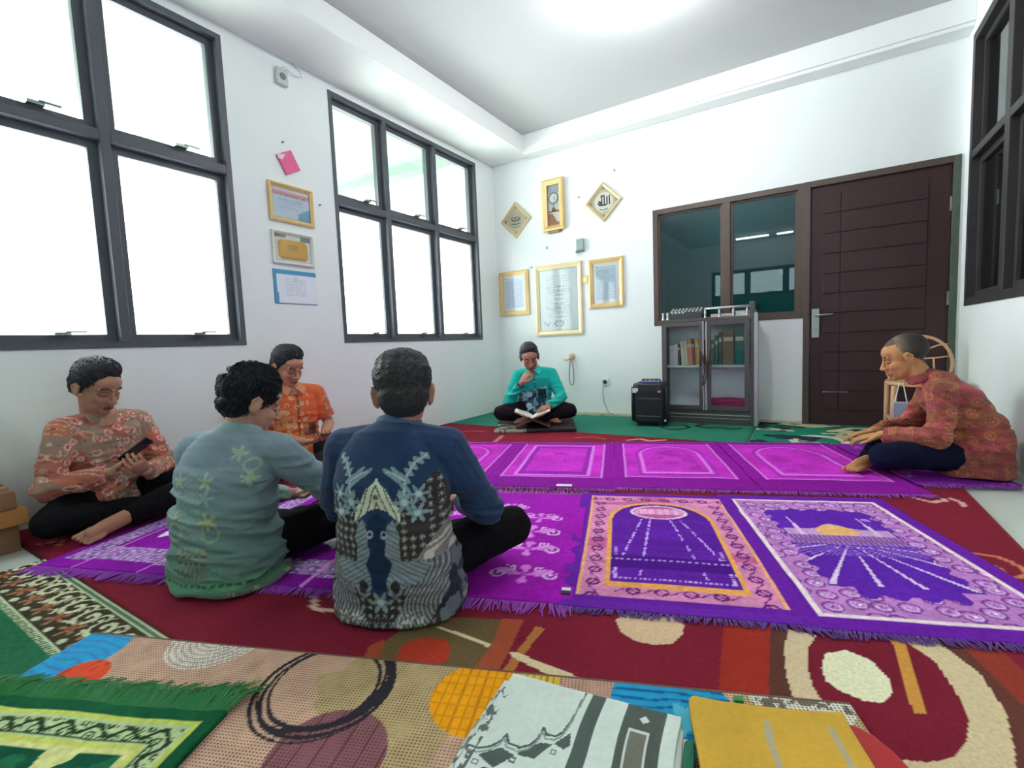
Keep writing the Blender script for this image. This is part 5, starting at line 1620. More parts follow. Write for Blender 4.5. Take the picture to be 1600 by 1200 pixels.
def strands(hm, hcv, HR, C, hair, seed):
    """adds short tapering tufts over the hair mass, in the same mesh"""
    v, n = coords(hm), normals(hm)
    f = [tuple(p.vertices) for p in hm.polygons]
    rg = np.random.RandomState(seed + 50)
    k = rg.choice(len(v), min(len(v), hair.get('n', 1800)), replace=False)
    L = hair.get('len', 0.016) * (0.6 + 0.8 * rg.rand(len(k)))[:, None]
    q = (v[k] - C) @ HR
    g = np.stack([np.sign(q[:, 0]) * 0.35 + 0.5 * (rg.rand(len(k)) - 0.5), np.where(q[:, 2] > 0.08, 0.6, -0.35) + 0.6 * (rg.rand(len(k)) - 0.5), np.where(q[:, 2] > 0.09, -0.1, -1.0)], -1) @ HR.T
    nn = n[k]
    t = g - nn * np.sum(g * nn, 1)[:, None]
    t /= np.linalg.norm(t, axis=1)[:, None] + 1e-9
    b = np.cross(nn, t)
    lift = hair.get('lift', 0.22)
    p0 = v[k] - nn * 0.002
    p1 = p0 + t * L * 0.5 + nn * L * lift
    p2 = p0 + t * L + nn * L * lift * 0.7
    w = 0.0032
    ring = lambda p, r: [p + b * r, p - b * r * 0.5 + nn * r * 0.8, p - b * r * 0.5 - nn * r * 0.8]
    vs = np.stack(ring(p0, w) + ring(p1, w * 0.8) + [p2], 1)
    off = len(v) + np.arange(len(k)) * 7
    ff = []
    for o in off.tolist():
        ff += [(o, o + 1, o + 4, o + 3), (o + 1, o + 2, o + 5, o + 4), (o + 2, o, o + 3, o + 5), (o + 3, o + 4, o + 6), (o + 4, o + 5, o + 6), (o + 5, o + 3, o + 6)]
    me = bpy.data.meshes.new('hair')
    me.from_pydata(np.concatenate([v, vs.reshape(-1, 3)]).tolist(), [], f + ff)
    cs = hcv[k] * (0.75 + 0.6 * rg.rand(len(k)))[:, None]
    setcol(me, np.concatenate([hcv, np.repeat(cs, 7, 0)]))
    me.shade_smooth()
    bpy.data.meshes.remove(hm)
    return me

DEF = dict(pel=(0, 0.0, 0.10), wai=(0, -0.015, 0.26), che=(0, 0.0, 0.40), sho=(0, 0.015, 0.505), nek=(0, 0.03, 0.565), hd=(0, 0.06, 0.70),
           shL=(-0.165, 0.015, 0.495), shR=(0.165, 0.015, 0.495), hpL=(-0.085, 0.03, 0.105), hpR=(0.085, 0.03, 0.105), knL=(-0.33, 0.27, 0.13), knR=(0.33, 0.27, 0.13),
           anL=(0.10, 0.32, 0.075), anR=(-0.10, 0.26, 0.06), toL=(0.25, 0.31, 0.04), toR=(-0.25, 0.27, 0.04))

def person(label, base, ang, J, look, hair, hcol, skin, paint, trouser, sleeves='long', hands=(None, None), size=1.0, hs=1.0, hem=0.03, voxel=0.0065, fold=0.012, feet='LR', belly=1.0, collar_rgb=None, collar_gap=0.2, seed=0, hgrey=None, hemw=0.205, placket=True):
    P = dict(DEF)
    P.update(J)
    P = {k: V(*v) for k, v in P.items()}
    rz = math.radians(ang) - math.pi / 2
    yaw, pitch, roll = (math.radians(a) for a in look)
    HR = rotm('Z', yaw) @ rotm('X', -pitch) @ rotm('Y', roll)
    C = P['hd']
    skin = V(*skin)
    parts = []
    # --- body core under the clothes
    b = M()
    torso_rings(b, [P['pel'] - V(0, 0, 0.05), P['pel'], P['wai'], P['che'], P['sho'], P['nek']], [(0.12, 0.09), (0.15, 0.11), (0.13, 0.09 * belly), (0.145, 0.09), (0.13, 0.07), (0.05, 0.05)])
    for s in 'LR':
        limb(b, [P['sh' + s], P['el' + s]], [0.046, 0.038])
        limb(b, [P['hp' + s], P['kn' + s], P['an' + s]], [0.07, 0.05, 0.036])
    v, f = meshdata(remesh(b, 0.011, 3))
    parts.append((v, f, np.tile(skin, (len(v), 1))))
    # --- forearms and hands
    for i, s in enumerate('LR'):
        h = hands[i]
        b = M()
        e, w = P['el' + s], P['wr' + s]
        limb(b, [e, e + (w - e) * 0.35, w], [0.038, 0.038, 0.026])
        if h:
            hand(b, w, h['d'], h['n'], h.get('t', 1 if s == 'L' else -1), h.get('curl', (0.5, 0.6, 0.4)), h.get('s', 1.0), thumb_in=h.get('ti', 0.5), curls=h.get('curls'))
        v, f = meshdata(remesh(b, 0.0032, 2))
        c = np.tile(skin, (len(v), 1)) * (0.94 + 0.1 * fbm(v[:, 0] * 60, v[:, 1] * 60, v[:, 2] * 60))[:, None]
        parts.append((v, f, c))
    # --- feet
    for s in feet:
        b = M()
        foot(b, P['an' + s], P['to' + s], P.get('up' + s, (0, 0, 1)))
        limb(b, [P['an' + s], P['an' + s] + (P['kn' + s] - P['an' + s]) * 0.4], [0.03, 0.036])
        v, f = meshdata(remesh(b, 0.0027, 1))
        parts.append((v, f, np.tile(skin * V(0.96, 0.92, 0.9), (len(v), 1))))
    # --- head and neck with face
    b = M()
    head_shapes(b, C, HR, hs, P['nek'])
    v, f = meshdata(remesh(b, 0.0034, 2))
    q = (v - C) @ HR / hs
    x, y, z = q.T
    ax = np.abs(x)
    c = np.tile(skin, (len(v), 1)) * (0.96 + 0.07 * fbm(v[:, 0] * 50, v[:, 1] * 50, v[:, 2] * 50))[:, None]
    hc = V(*hcol)
    front = y > 0.055
    def mix(k, col, a):
        c[k] = c[k] * (1 - a) + np.asarray(col, float) * a
    mix(front & (ax < 0.04) & (z < -0.03) & (z > -0.1), skin * V(0.86, 0.84, 0.84), 0.35)      # shaved beard area
    mix(front & (np.hypot(ax - 0.042, (z + 0.03)) < 0.018), skin * V(1.06, 0.92, 0.88), 0.35)
    lip = (y > 0.078) & (ax < 0.0235) & (z < -0.0545) & (z > -0.077)
    mix(lip, skin * V(0.86, 0.62, 0.62), 0.75)
    mix((y > 0.078) & (ax < 0.022) & (np.abs(z + 0.0655) < 0.0022), (70, 40, 38), 0.8)
    mix((y > 0.085) & (np.hypot(ax - 0.008, z + 0.042) < 0.004), (70, 40, 36), 0.6)
    brow = (y > 0.062) & (ax > 0.012) & (ax < 0.05) & (np.abs(z - 0.0235 - 0.006 * np.sin((ax - 0.012) / 0.038 * 3.0)) < 0.0042)
    mix(brow, hc, 0.85)
    lid = front & (ax > 0.015) & (ax < 0.047)
    lz = -0.0055 - 0.003 * np.sin((ax - 0.015) / 0.032 * math.pi)
    mix(lid & (np.abs(z - lz) < 0.0026), (44, 32, 30), 0.9)
    mix(lid & (z > lz) & (z < 0.014), skin * V(0.88, 0.82, 0.78), 0.5)
    scalp = (z > 0.083 - np.clip(-y, 0, 1) * 2) & (y < 0.06)
    mix(scalp, hc, 0.7)
    parts.append((v, f, c))
    # one mesh for the whole body
    off = 0
    VV, FF, CC = [], [], []
    for v, f, c in parts:
        VV.append(v); CC.append(c)
        FF += [tuple(i + off for i in t) for t in f]
        off += len(v)
    me = bpy.data.meshes.new('person')
    me.from_pydata(np.concatenate(VV).tolist(), [], FF)
    setcol(me, np.concatenate(CC))
    me.shade_smooth()
    root = link(me, 'person', m_skin, None, base, (0, 0, rz))
    tag(root, label, 'person')
    # --- hair
    b = M()
    for cc, rr in hair['ell']:
        b.ell(C + HR @ (V(*cc) * hs), V(*rr) * hs, 24, 16, HR)
    hm = remesh(b, 0.0048, 2, 'hair')
    hv = coords(hm)
    hn = normals(hm)
    q = (hv - C) @ HR / hs
    amp = hair.get('amp', 0.004)
    fr = hair.get('freq', 70)
    dsp = (fbm(q[:, 0] * fr, q[:, 1] * fr * 0.45, q[:, 2] * fr * 0.6, seed=seed) - 0.5) * 2 * amp
    setcoords(hm, hv + hn * dsp[:, None])
    hcv = np.tile(hc, (len(hv), 1)) * (0.72 + 0.56 * fbm(q[:, 0] * fr * 1.3, q[:, 1] * fr * 0.5, q[:, 2] * fr * 0.5, seed=seed + 3))[:, None]
    if hgrey is not None:
        k = np.clip((q[:, 1] + 0.05) / 0.06, 0, 1)[:, None]
        hcv = hcv * (1 - k) + V(*hgrey) * (0.85 + 0.3 * fbm(q[:, 0] * 90, q[:, 1] * 90, q[:, 2] * 90))[:, None] * k
    hm = strands(hm, hcv, HR, C, hair, seed)
    link(hm, 'hair', matc('hair_strands', 0.55, 0.6, 420, 0.4, 0, 0.2, 200), root)
    # --- trousers
    b = M()
    b.ell(P['pel'] + V(0, 0.01, -0.005), (0.175, 0.14, 0.095), 22, 14)
    for s in 'LR':
        k, a = P['kn' + s], P['an' + s]
        limb(b, [P['hp' + s], (P['hp' + s] + k) / 2 + V(0, 0, 0.012), k], [0.096, 0.09, 0.074], 16)
        limb(b, [k, k + (a - k) * 0.55, k + (a - k) * 0.9], [0.072, 0.066, 0.056], 16)
    tm = remesh(b, 0.0085, 4, 'trousers')
    tv, tn = coords(tm), normals(tm)
    fo = np.abs(fbm(tv[:, 0] * 9, tv[:, 1] * 9, tv[:, 2] * 16, seed=seed + 9) - 0.5) * 2
    tv = tv + tn * ((fo - 0.25) * 0.016)[:, None]
    tv[:, 2] = np.maximum(tv[:, 2], 0.001)
    setcoords(tm, tv)
    link(tm, 'trousers', trouser, root)
    # --- shirt
    b = M()
    sp = [P['pel'] + V(0, -0.012, hem - P['pel'][2]), P['pel'] + V(0, -0.005, 0.02), (P['pel'] + P['wai']) / 2 + V(0, -0.004, 0.02), P['wai'], (P['wai'] + P['che']) / 2, P['che'], P['sho'] - V(0, 0.0, 0.02), P['sho'] + V(0, 0.0, 0.025), P['nek']]
    W = size
    torso_rings(b, sp, [(hemw * W, 0.165 * W), (0.198 * W, 0.158 * W), (0.182 * W, 0.142 * belly * W), (0.172 * W, 0.132 * belly * W), (0.176 * W, 0.132 * W), (0.182 * W, 0.13 * W), (0.172 * W, 0.112 * W), (0.125 * W, 0.088 * W), (0.062, 0.06)], 32)
    for s in 'LR':
        a, e, w = P['sh' + s], P['el' + s], P['wr' + s]
        inn = (P['sho'] + a) / 2
        if sleeves == 'long':
            limb(b, [inn, a], [0.075 * W, 0.068 * W])
            limb(b, [a, e], [0.069 * W, 0.056 * W])
            b.tube([e + (w - e) * t for t in np.linspace(0, 0.92, 7)], list(np.linspace(0.056, 0.043, 7) * W), 16)
            b.ell(e, 0.057 * W)
        else:
            limb(b, [inn, a], [0.075 * W, 0.07 * W])
            b.tube([a + (e - a) * t for t in np.linspace(0, 0.8, 6)], list(np.linspace(0.07, 0.064, 6) * W), 16)
    sm = remesh(b, voxel, 5, 'shirt')
    sv, sn = coords(sm), normals(sm)
    q = fbm(sv[:, 0] * 5 + sv[:, 2] * 3, sv[:, 1] * 5, sv[:, 2] * 17 + sv[:, 0] * 2, seed=seed + 20, oct=3)
    rid = np.clip(1 - np.abs(2 * q - 1) * 3.2, -0.6, 1.0)
    q2 = fbm(sv[:, 0] * 13, sv[:, 1] * 13, sv[:, 2] * 13, seed=seed + 25)
    low = np.clip((0.5 - sv[:, 2]) / 0.2, 0.25, 1.0)
    sv2 = sv + sn * (fold * low * (rid - 0.2) + 0.004 * (q2 - 0.5))[:, None]
    sv2[:, 2] = np.maximum(sv2[:, 2], 0.001)
    col = paint(sv, sn, P)
    setcoords(sm, sv2)
    setcol(sm, col)
    sh = link(sm, 'shirt', m_shirt, root)
    if collar_rgb is not None:
        cm = collar(P['nek'] + V(0, -0.004, -0.006), rotm('X', -0.25), 0.064, 0.06, 0.034, collar_gap)
        cme = cm.mesh('collar')
        fix_normals(cme)
        setcol(cme, np.tile(V(*collar_rgb), (len(cme.vertices), 1)))
        cme.shade_smooth()
        link(cme, 'collar', m_shirt, sh)
        if collar_gap >= 0.3:
            for s in (-1, 1):
                n0 = P['nek']
                a_, b_, c_ = n0 + V(s * 0.064, 0.03, 0.018), n0 + V(s * 0.008, 0.078, -0.012), n0 + V(s * 0.055, 0.095, -0.062)
                d_ = n0 + V(s * 0.088, 0.045, -0.02)
                nn = unit(np.cross(b_ - a_, c_ - a_)) * 0.004
                q = [a_, b_, c_, d_]
                wm = M().add([p + nn for p in q] + [p - nn for p in q], [(0, 1, 2, 3), (7, 6, 5, 4)] + [(i, 4 + i, 4 + (i + 1) % 4, (i + 1) % 4) for i in range(4)]).mesh('collar_wing')
                fix_normals(wm)
                setcol(wm, np.tile(V(*collar_rgb) * 1.03, (len(wm.vertices), 1)))
                link(wm, 'collar_wing', m_shirt, sh)
    if placket:
        from_f = lambda t: P['che'] * (1 - t) + P['pel'] * t
        for t in (0.0, 0.3, 0.6):
            c0 = from_f(t) + V(0, 0.138, 0.03)
            M().lathe([(0.006, 0.0), (0.006, 0.003)], c0, 10, 'y').build('button', m_btn, sh)
    return root, P

def place(base, ang, p):
    a = math.radians(ang)
    return (base[0] + p[0] * math.sin(a) + p[1] * math.cos(a), base[1] - p[0] * math.cos(a) + p[1] * math.sin(a), base[2] + p[2])

def phone(label, base, ang, p, d, n, rgb=(34, 32, 40)):
    """smartphone: centre p, long axis d, screen normal n, all in the holder's frame"""
    d = unit(d); n = unit(np.asarray(n, float) - d * np.dot(n, d)); x = np.cross(d, n)
    a = math.radians(ang) - math.pi / 2
    o = empty('smartphone', place(base, ang, p))
    R = Matrix.Rotation(a, 3, 'Z') @ Matrix(np.stack([x, d, n], 1).tolist())
    o.matrix_world = Matrix.Translation(place(base, ang, p)) @ R.to_4x4()
    tag(o, label, 'phone')
    M().box(-0.037, 0.037, -0.078, 0.078, -0.0045, 0.003).build('body', mat('phone_%d' % rgb[0], rgb, 0.35, var=0.05), o, bevel=0.003)
    M().box(-0.034, 0.034, -0.074, 0.074, 0.003, 0.0042).build('screen', mat('phone_screen', (24, 24, 30), 0.1, var=0), o)
    M().box(-0.03, -0.012, 0.048, 0.07, -0.0065, -0.0045).build('camera_bump', mat('phone_camera', (60, 60, 66), 0.3), o, bevel=0.001)
    return o

# --- cloth patterns -------------------------------------------------
def arm_mask(v, P, s, lim=0.085):
    d = np.full(len(v), 9.0)
    for a, b in ((P['sh' + s], P['el' + s]), (P['el' + s], P['wr' + s])):
        ab = b - a
        t = np.clip(((v - a) @ ab) / (ab @ ab), 0, 1)
        d = np.minimum(d, np.linalg.norm(v - a - t[:, None] * ab, axis=1))
    side = v[:, 0] < P['sh' + s][0] + 0.035 if s == 'L' else v[:, 0] > P['sh' + s][0] - 0.035
    fw_ = v[:, 1] > 0.1
    return (d < lim) & (side | fw_)

def paint_p1(v, n, P):
    x, y, z = v.T
    c = np.tile(V(168, 96, 82), (len(v), 1))
    u, w = x + y * 0.7, z + y * 0.2
    nz = fbm(u * 14, w * 14, seed=201)
    put(c, nz > 0.54, (150, 132, 116))
    put(c, fbm(u * 20, w * 20, seed=202) > 0.62, (196, 112, 78))
    d, ox, oy, idr = cells(u * 21, w * 21, 203)
    put(c, flower(ox, oy, 0.42, 5) & (idr > 0.45), (206, 128, 118))
    put(c, np.abs(d - 0.3) < 0.045, (226, 190, 170))
    put(c, spiral(ox, oy, 0, 0, 0.3, 1.2, 0.3) & (idr > 0.5), (238, 218, 202))
    put(c, flower(ox, oy, 0.2, 3) & (idr > 0.72), (190, 38, 46))
    d2, o2, p2, i2 = cells(u * 40, w * 40, 209)
    put(c, (d2 < 0.16) & (i2 > 0.6), (120, 60, 50))
    k = (z < 0.09) & (y > 0.0)
    put(c, k & (nz > 0.5), (206, 190, 140))
    b0 = V(172, 108, 94)
    return c * 0.82 + b0 * 0.18

def paint_p2(v, n, P):
    x, y, z = v.T
    g = np.clip((z - 0.06) / 0.36, 0, 1)[:, None]
    c = V(96, 132, 120) * (1 - g) + V(124, 143, 154) * g
    base_c = c.copy()
    r = x + 0.02
    back = (n[:, 1] < 0.25)
    ns = fbm(x * 30, z * 30, seed=221)
    # central column of leaves
    colm = np.abs(r) < (0.02 + 0.03 * np.clip((0.44 - z) / 0.2, 0, 1))
    put(c, back & colm & (z > 0.2) & (z < 0.43), (142, 166, 160))
    put(c, back & colm & (z > 0.2) & (z < 0.43) & (np.abs(np.sin(z * 150 + np.abs(r) * 120)) < 0.3), (116, 144, 140))
    for px, pz, s, cl in ((-0.055, 0.40, 0.022, (190, 200, 150)), (0.055, 0.40, 0.024, (196, 204, 146)), (0.06, 0.345, 0.022, (150, 186, 160)), (-0.06, 0.345, 0.02, (150, 184, 160)), (0.07, 0.265, 0.026, (206, 202, 128)), (-0.075, 0.27, 0.024, (190, 190, 140))):
        put(c, back & flower(r - px, z - pz, s * 1.35, 5, pz * 40), cl)
    put(c, back & (np.abs(np.hypot(np.abs(r) - 0.07, z - 0.225) - 0.03) < 0.004), (170, 180, 140))
    # gate motif
    gt = back & (np.abs(r) < 0.05) & (z > 0.065) & (z < 0.175)
    put(c, gt, (128, 140, 118))
    put(c, back & (np.abs(r) < 0.058) & (z > 0.135) & (z < 0.175), (170, 166, 138))
    put(c, back & (np.abs(r) < 0.058) & ((np.abs(z - 0.145) < 0.004) | (np.abs(z - 0.12) < 0.004)), (92, 66, 56))
    put(c, gt & (z < 0.11) & (np.abs((r * 60) % 1 - 0.5) < 0.16), (96, 92, 84))
    put(c, gt & (z > 0.11) & (np.abs((r * 45) % 1 - 0.5) < 0.2), (110, 160, 128))
    put(c, back & spiral(np.abs(r), z, 0.085, 0.09, 0.03, 1.4, 0.4), (96, 158, 128))
    k = (z < 0.06) & (z > 0.022)
    put(c, k, (92, 150, 116))
    put(c, k & (np.abs(z - 0.045) < 0.006) & (np.abs((x * 40) % 1 - 0.5) < 0.3), (60, 100, 84))
    lo = z < 0.022
    d, ox, oy, idr = cells((x + y) * 20, z * 20, 225)
    put(c, lo, (112, 122, 114))
    put(c, lo & flower(ox, oy, 0.4, 5) & (idr > 0.6), (186, 186, 92))
    put(c, lo & flower(ox, oy, 0.35, 4) & (idr < 0.3), (90, 130, 110))
    fr = (y > 0.08) & (z < 0.2) & ~arm_mask(v, P, 'R') & ~arm_mask(v, P, 'L')
    put(c, fr, (150, 152, 146))
    put(c, fr & flower(ox, oy, 0.4, 5) & (idr > 0.5), (196, 180, 110))
    put(c, fr & (np.abs(d - 0.3) < 0.05), (206, 206, 200))
    # flowers at the right shoulder
    for px, py, pz, s in ((0.12, -0.06, 0.485, 0.03), (0.16, -0.07, 0.40, 0.032)):
        dd = (v - V(px, py, pz))
        kk = (np.linalg.norm(dd, axis=1) < s * (0.75 + 0.3 * np.cos(5 * np.arctan2(dd[:, 2], dd[:, 0]))))
        put(c, kk, (176, 200, 152))
    put(c, (np.abs(np.hypot(x - 0.165, z - 0.445) - 0.02) < 0.004) & (y < 0.0) & (x > 0.1), (166, 186, 150))
    k = z > 0.06
    c[k] = c[k] * 0.62 + base_c[k] * 0.38
    return c

def paint_p3(v, n, P):
    x, y, z = v.T
    c = np.tile(V(36, 58, 94), (len(v), 1))
    c *= (0.92 + 0.14 * fbm(x * 20, z * 20, y * 20, seed=231))[:, None]
    arms = arm_mask(v, P, 'R', 0.09) | arm_mask(v, P, 'L', 0.09)
    B = ~arms & (z < 0.47)
    r = x
    ar = np.abs(r)
    # dark lattice with pale stars
    latt = B & (z < 0.40 - 0.0 * ar) & ((ar > 0.06) | (z < 0.1))
    latt |= B & (np.hypot(x - 0.185, z - 0.41) < 0.05)
    put(c, latt, (52, 46, 46))
    p = 0.0235
    lx, lz = (r / p) % 1 - 0.5, (z / p) % 1 - 0.5
    th = np.arctan2(lz, lx)
    rr = np.hypot(lx, lz)
    put(c, latt & (rr < 0.26 + 0.13 * np.cos(8 * th)), (128, 128, 128))
    put(c, latt & (rr < 0.09), (190, 190, 186))
    # pale parang slope on the right side
    par = B & (x > 0.1) & (z < 0.36) & (z > 0.18) & (np.abs(z - (0.10 + (x - 0.08) * 1.4)) < 0.06)
    put(c, par, (128, 122, 122))
    put(c, par & (np.sin((x * 0.6 - z) * 190 + 2 * np.sin(z * 90)) > 0.2), (196, 192, 186))
    put(c, B & (np.hypot(x - 0.12, (z - 0.305) * 1.2) < 0.03), (58, 54, 58))
    side = B & (x > 0.17) & (z < 0.2)
    put(c, side, (36, 40, 58))
    put(c, side & (fbm(x * 24, z * 24, y * 24, seed=233) > 0.54), (104, 112, 122))
    # tail feathers
    cx, cz = 0.02, 0.2
    ang = np.arctan2(z - cz, ar - cx)
    rad = np.hypot(ar - cx, z - cz)
    tail = B & (z < 0.2) & (z > 0.01) & (ar > 0.03) & (np.abs(ar - (0.135 - 0.1 * np.clip((0.12 - z) / 0.12, 0, 1) ** 2 * 0.6)) < 0.055)
    put(c, tail, (84, 88, 94))
    put(c, tail & (np.sin(ar * 520 + 2.2 * np.sin(z * 26) * 6) > 0.35), (146, 150, 152))
    # bird bodies and necks, mirrored
    bird = B & (pip(ar, z, [(0.026, 0.30), (0.05, 0.33), (0.07, 0.28), (0.068, 0.2), (0.105, 0.2), (0.15, 0.19), (0.13, 0.145), (0.075, 0.12), (0.05, 0.085), (0.03, 0.1), (0.022, 0.14), (0.04, 0.19), (0.026, 0.22)]))
    put(c, bird, (104, 118, 128))
    put(c, bird & (np.sin(z * 420 + ar * 260) > 0.3), (140, 152, 158))
    put(c, B & (np.hypot(ar - 0.05, (z - 0.125) * 0.7) < 0.014), (46, 46, 48))
    # dark ogee between the birds
    og = B & (pip(ar, z, [(-0.001, 0.35), (0.028, 0.325), (0.032, 0.29), (0.022, 0.23), (0.036, 0.19), (0.02, 0.14), (0.018, 0.11), (-0.001, 0.10)]))
    put(c, og, (24, 42, 72))
    put(c, B & (np.abs(np.hypot(ar - 0.022, z - 0.285) - 0.009) < 0.003), (150, 166, 176))
    # white arch
    arch = B & (pip(ar, z, [(-0.001, 0.452), (0.012, 0.432), (0.03, 0.42), (0.05, 0.385), (0.075, 0.355), (0.07, 0.32), (0.05, 0.335), (0.03, 0.352), (-0.001, 0.36)]))
    put(c, arch, (206, 212, 190))
    put(c, arch & (np.sin(ar * 300 + z * 120) > 0.72), (96, 104, 96))
    put(c, arch & (np.hypot(ar, z - 0.395) < 0.008), (110, 108, 90))
    # flowers and sprigs
    for px, pz, s in ((0.085, 0.378, 0.034), (0.125, 0.40, 0.03), (0.12, 0.345, 0.03), (0.0, 0.075, 0.036)):
        a2 = np.arctan2(z - pz, ar - px)
        k = B & (np.hypot(ar - px, z - pz) < s * (0.7 + 0.34 * np.cos(6 * a2)))
        put(c, k, (126, 152, 162))
        put(c, B & (np.hypot(ar - px, z - pz) < s * 0.3), (176, 196, 200))
    for pts in ([(0.085, 0.40), (0.088, 0.45), (0.11, 0.49), (0.145, 0.51)], [(0.088, 0.44), (0.05, 0.462), (0.03, 0.466)]):
        dd = segd(ar, z, pts)
        lw = 0.011 + 0.007 * np.sin(z * 260 + ar * 200)
        put(c, ~arms & (dd < lw), (126, 148, 158))
        put(c, ~arms & (dd < 0.002), (176, 192, 196))
    # hem flowers
    d, ox, oy, idr = cells((x + y * 0.6) * 24, z * 20, 235)
    h = (z < 0.045) & ~arms & (ar > 0.05)
    put(c, h & flower(ox, oy, 0.42, 5) & (idr > 0.35), (190, 194, 182))
    put(c, h & flower(ox, oy, 0.2, 5) & (idr > 0.35), (110, 112, 100))
    fr = (y > 0.06) & (z < 0.2) & ~arms
    put(c, fr, (60, 66, 76))
    put(c, fr & (fbm(x * 26, z * 26, y * 26, seed=238) > 0.53), (150, 156, 158))
    return c

def paint_p4(v, n, P):
    x, y, z = v.T
    c = np.tile(V(222, 104, 58), (len(v), 1))
    u, w = x, z
    mot = (x > -0.075) | (z < 0.3)
    d, ox, oy, idr = cells(u * 20, w * 20, 241)
    put(c, mot & (fbm(x * 16, z * 16, seed=242) > 0.5), (206, 124, 78))
    put(c, mot & flower(ox, oy, 0.44, 5) & (idr > 0.35), (222, 162, 116))
    put(c, mot & (np.abs(d - 0.25) < 0.05) & (idr > 0.2), (240, 198, 150))
    put(c, arm_mask(v, P, 'L') & (x < -0.19), (186, 96, 72))
    put(c, arm_mask(v, P, 'L') & (x < -0.19) & flower(ox, oy, 0.36, 4), (214, 140, 104))
    put(c, (np.abs(x + 0.08) < 0.045) & (np.abs(z - 0.30) < 0.045) & (y > 0.05), (122, 62, 44))
    put(c, (np.abs(x + 0.045) < 0.02) & (np.abs(z - 0.305) < 0.035) & (y > 0.05), (176, 110, 84))
    put(c, (np.abs(x + 0.1) < 0.018) & (np.abs(z - 0.295) < 0.035) & (y > 0.05), (96, 48, 38))
    put(c, (np.abs(x) < 0.004) & (y > 0.05), (150, 70, 44))
    return c

def paint_p5(v, n, P):
    x, y, z = v.T
    c = np.tile(V(26, 184, 172), (len(v), 1))
    ns = fbm(x * 18, z * 18, seed=251)
    k = (y > 0.02) & ~arm_mask(v, P, 'R', 0.075) & ~arm_mask(v, P, 'L', 0.08) & (z < 0.335 - np.clip(x, -0.2, 0.2) * 0.25) & (x < 0.14) & (x > -0.12)
    put(c, k, (110, 150, 172))
    put(c, k & (ns > 0.5), (176, 206, 214))
    put(c, k & (fbm(x * 22, z * 22, seed=252) > 0.56), (40, 62, 92))
    put(c, k & (x > 0.02) & (z < 0.25) & (ns < 0.52), (44, 70, 104))
    pc = (np.abs(x + 0.075) < 0.04) & (np.abs(z - 0.285) < 0.05) & (y > 0.05) & ~arm_mask(v, P, 'L', 0.07)
    put(c, pc, (24, 66, 66))
    put(c, (np.abs(x) < 0.004) & (y > 0.05) & (z > 0.3), (14, 130, 124))
    put(c, np.linalg.norm(v - P['wrR'], axis=1) < 0.06, (84, 66, 100))
    return c

def paint_p6(v, n, P):
    x, y, z = v.T
    c = np.tile(V(158, 74, 72), (len(v), 1))
    u, w = y + x * 0.4, z - y * 0.2
    ns = fbm(u * 12, w * 12, seed=261)
    put(c, ns > 0.54, (150, 92, 62))
    put(c, fbm(u * 17, w * 17, seed=262) > 0.6, (186, 82, 92))
    d, ox, oy, idr = cells(u * 13, w * 13, 263, 0.6)
    put(c, (d < 0.3) & (idr > 0.3), (168, 78, 70))
    put(c, (np.abs(d - 0.25) < 0.06) & (idr > 0.3), (178, 130, 66))
    put(c, (d < 0.1) & (idr > 0.3), (200, 120, 120))
    put(c, flower(ox, oy, 0.34, 5) & (idr <= 0.3), (196, 92, 110))
    d2, o2, p2, i2 = cells(u * 34, w * 34, 266)
    put(c, (np.abs(d2 - 0.3) < 0.07) & (i2 > 0.5), (112, 62, 48))
    dk = fbm(u * 7, w * 7, seed=268) > 0.62
    c[dk] = c[dk] * 0.8
    return c * 0.76 + V(146, 74, 70) * 0.24

SIDE = [((0.071, -0.03, 0.02), (0.014, 0.048, 0.05)), ((-0.071, -0.03, 0.02), (0.014, 0.048, 0.05))]
HAIR_N = dict(ell=SIDE + [((0, -0.024, 0.05), (0.083, 0.098, 0.088)), ((-0.008, -0.008, 0.092), (0.068, 0.077, 0.05))], amp=0.004, freq=60, len=0.013)
HAIR_S = dict(ell=SIDE + [((0, -0.026, 0.052), (0.082, 0.096, 0.084)), ((0, -0.012, 0.09), (0.066, 0.074, 0.05))], amp=0.003, freq=80, len=0.011)
HAIR_M = dict(ell=[((0, -0.026, 0.05), (0.086, 0.102, 0.09)), ((0.01, -0.02, 0.09), (0.076, 0.083, 0.056)), ((0, -0.05, -0.005), (0.072, 0.062, 0.06))], amp=0.007, freq=38, len=0.026, n=3000, lift=0.32)
HAIR_F = dict(ell=[((0, -0.024, 0.05), (0.086, 0.1, 0.078)), ((0, -0.02, 0.088), (0.078, 0.082, 0.048)), ((0, -0.045, -0.005), (0.073, 0.066, 0.068))], amp=0.003, freq=70, len=0.009, n=2600)
HAIR_B = dict(ell=[((0, -0.026, 0.042), (0.0795, 0.0925, 0.084))], amp=0.0015, freq=110, len=0.005, n=2600, lift=0.1)
BLK = (34, 37, 44)

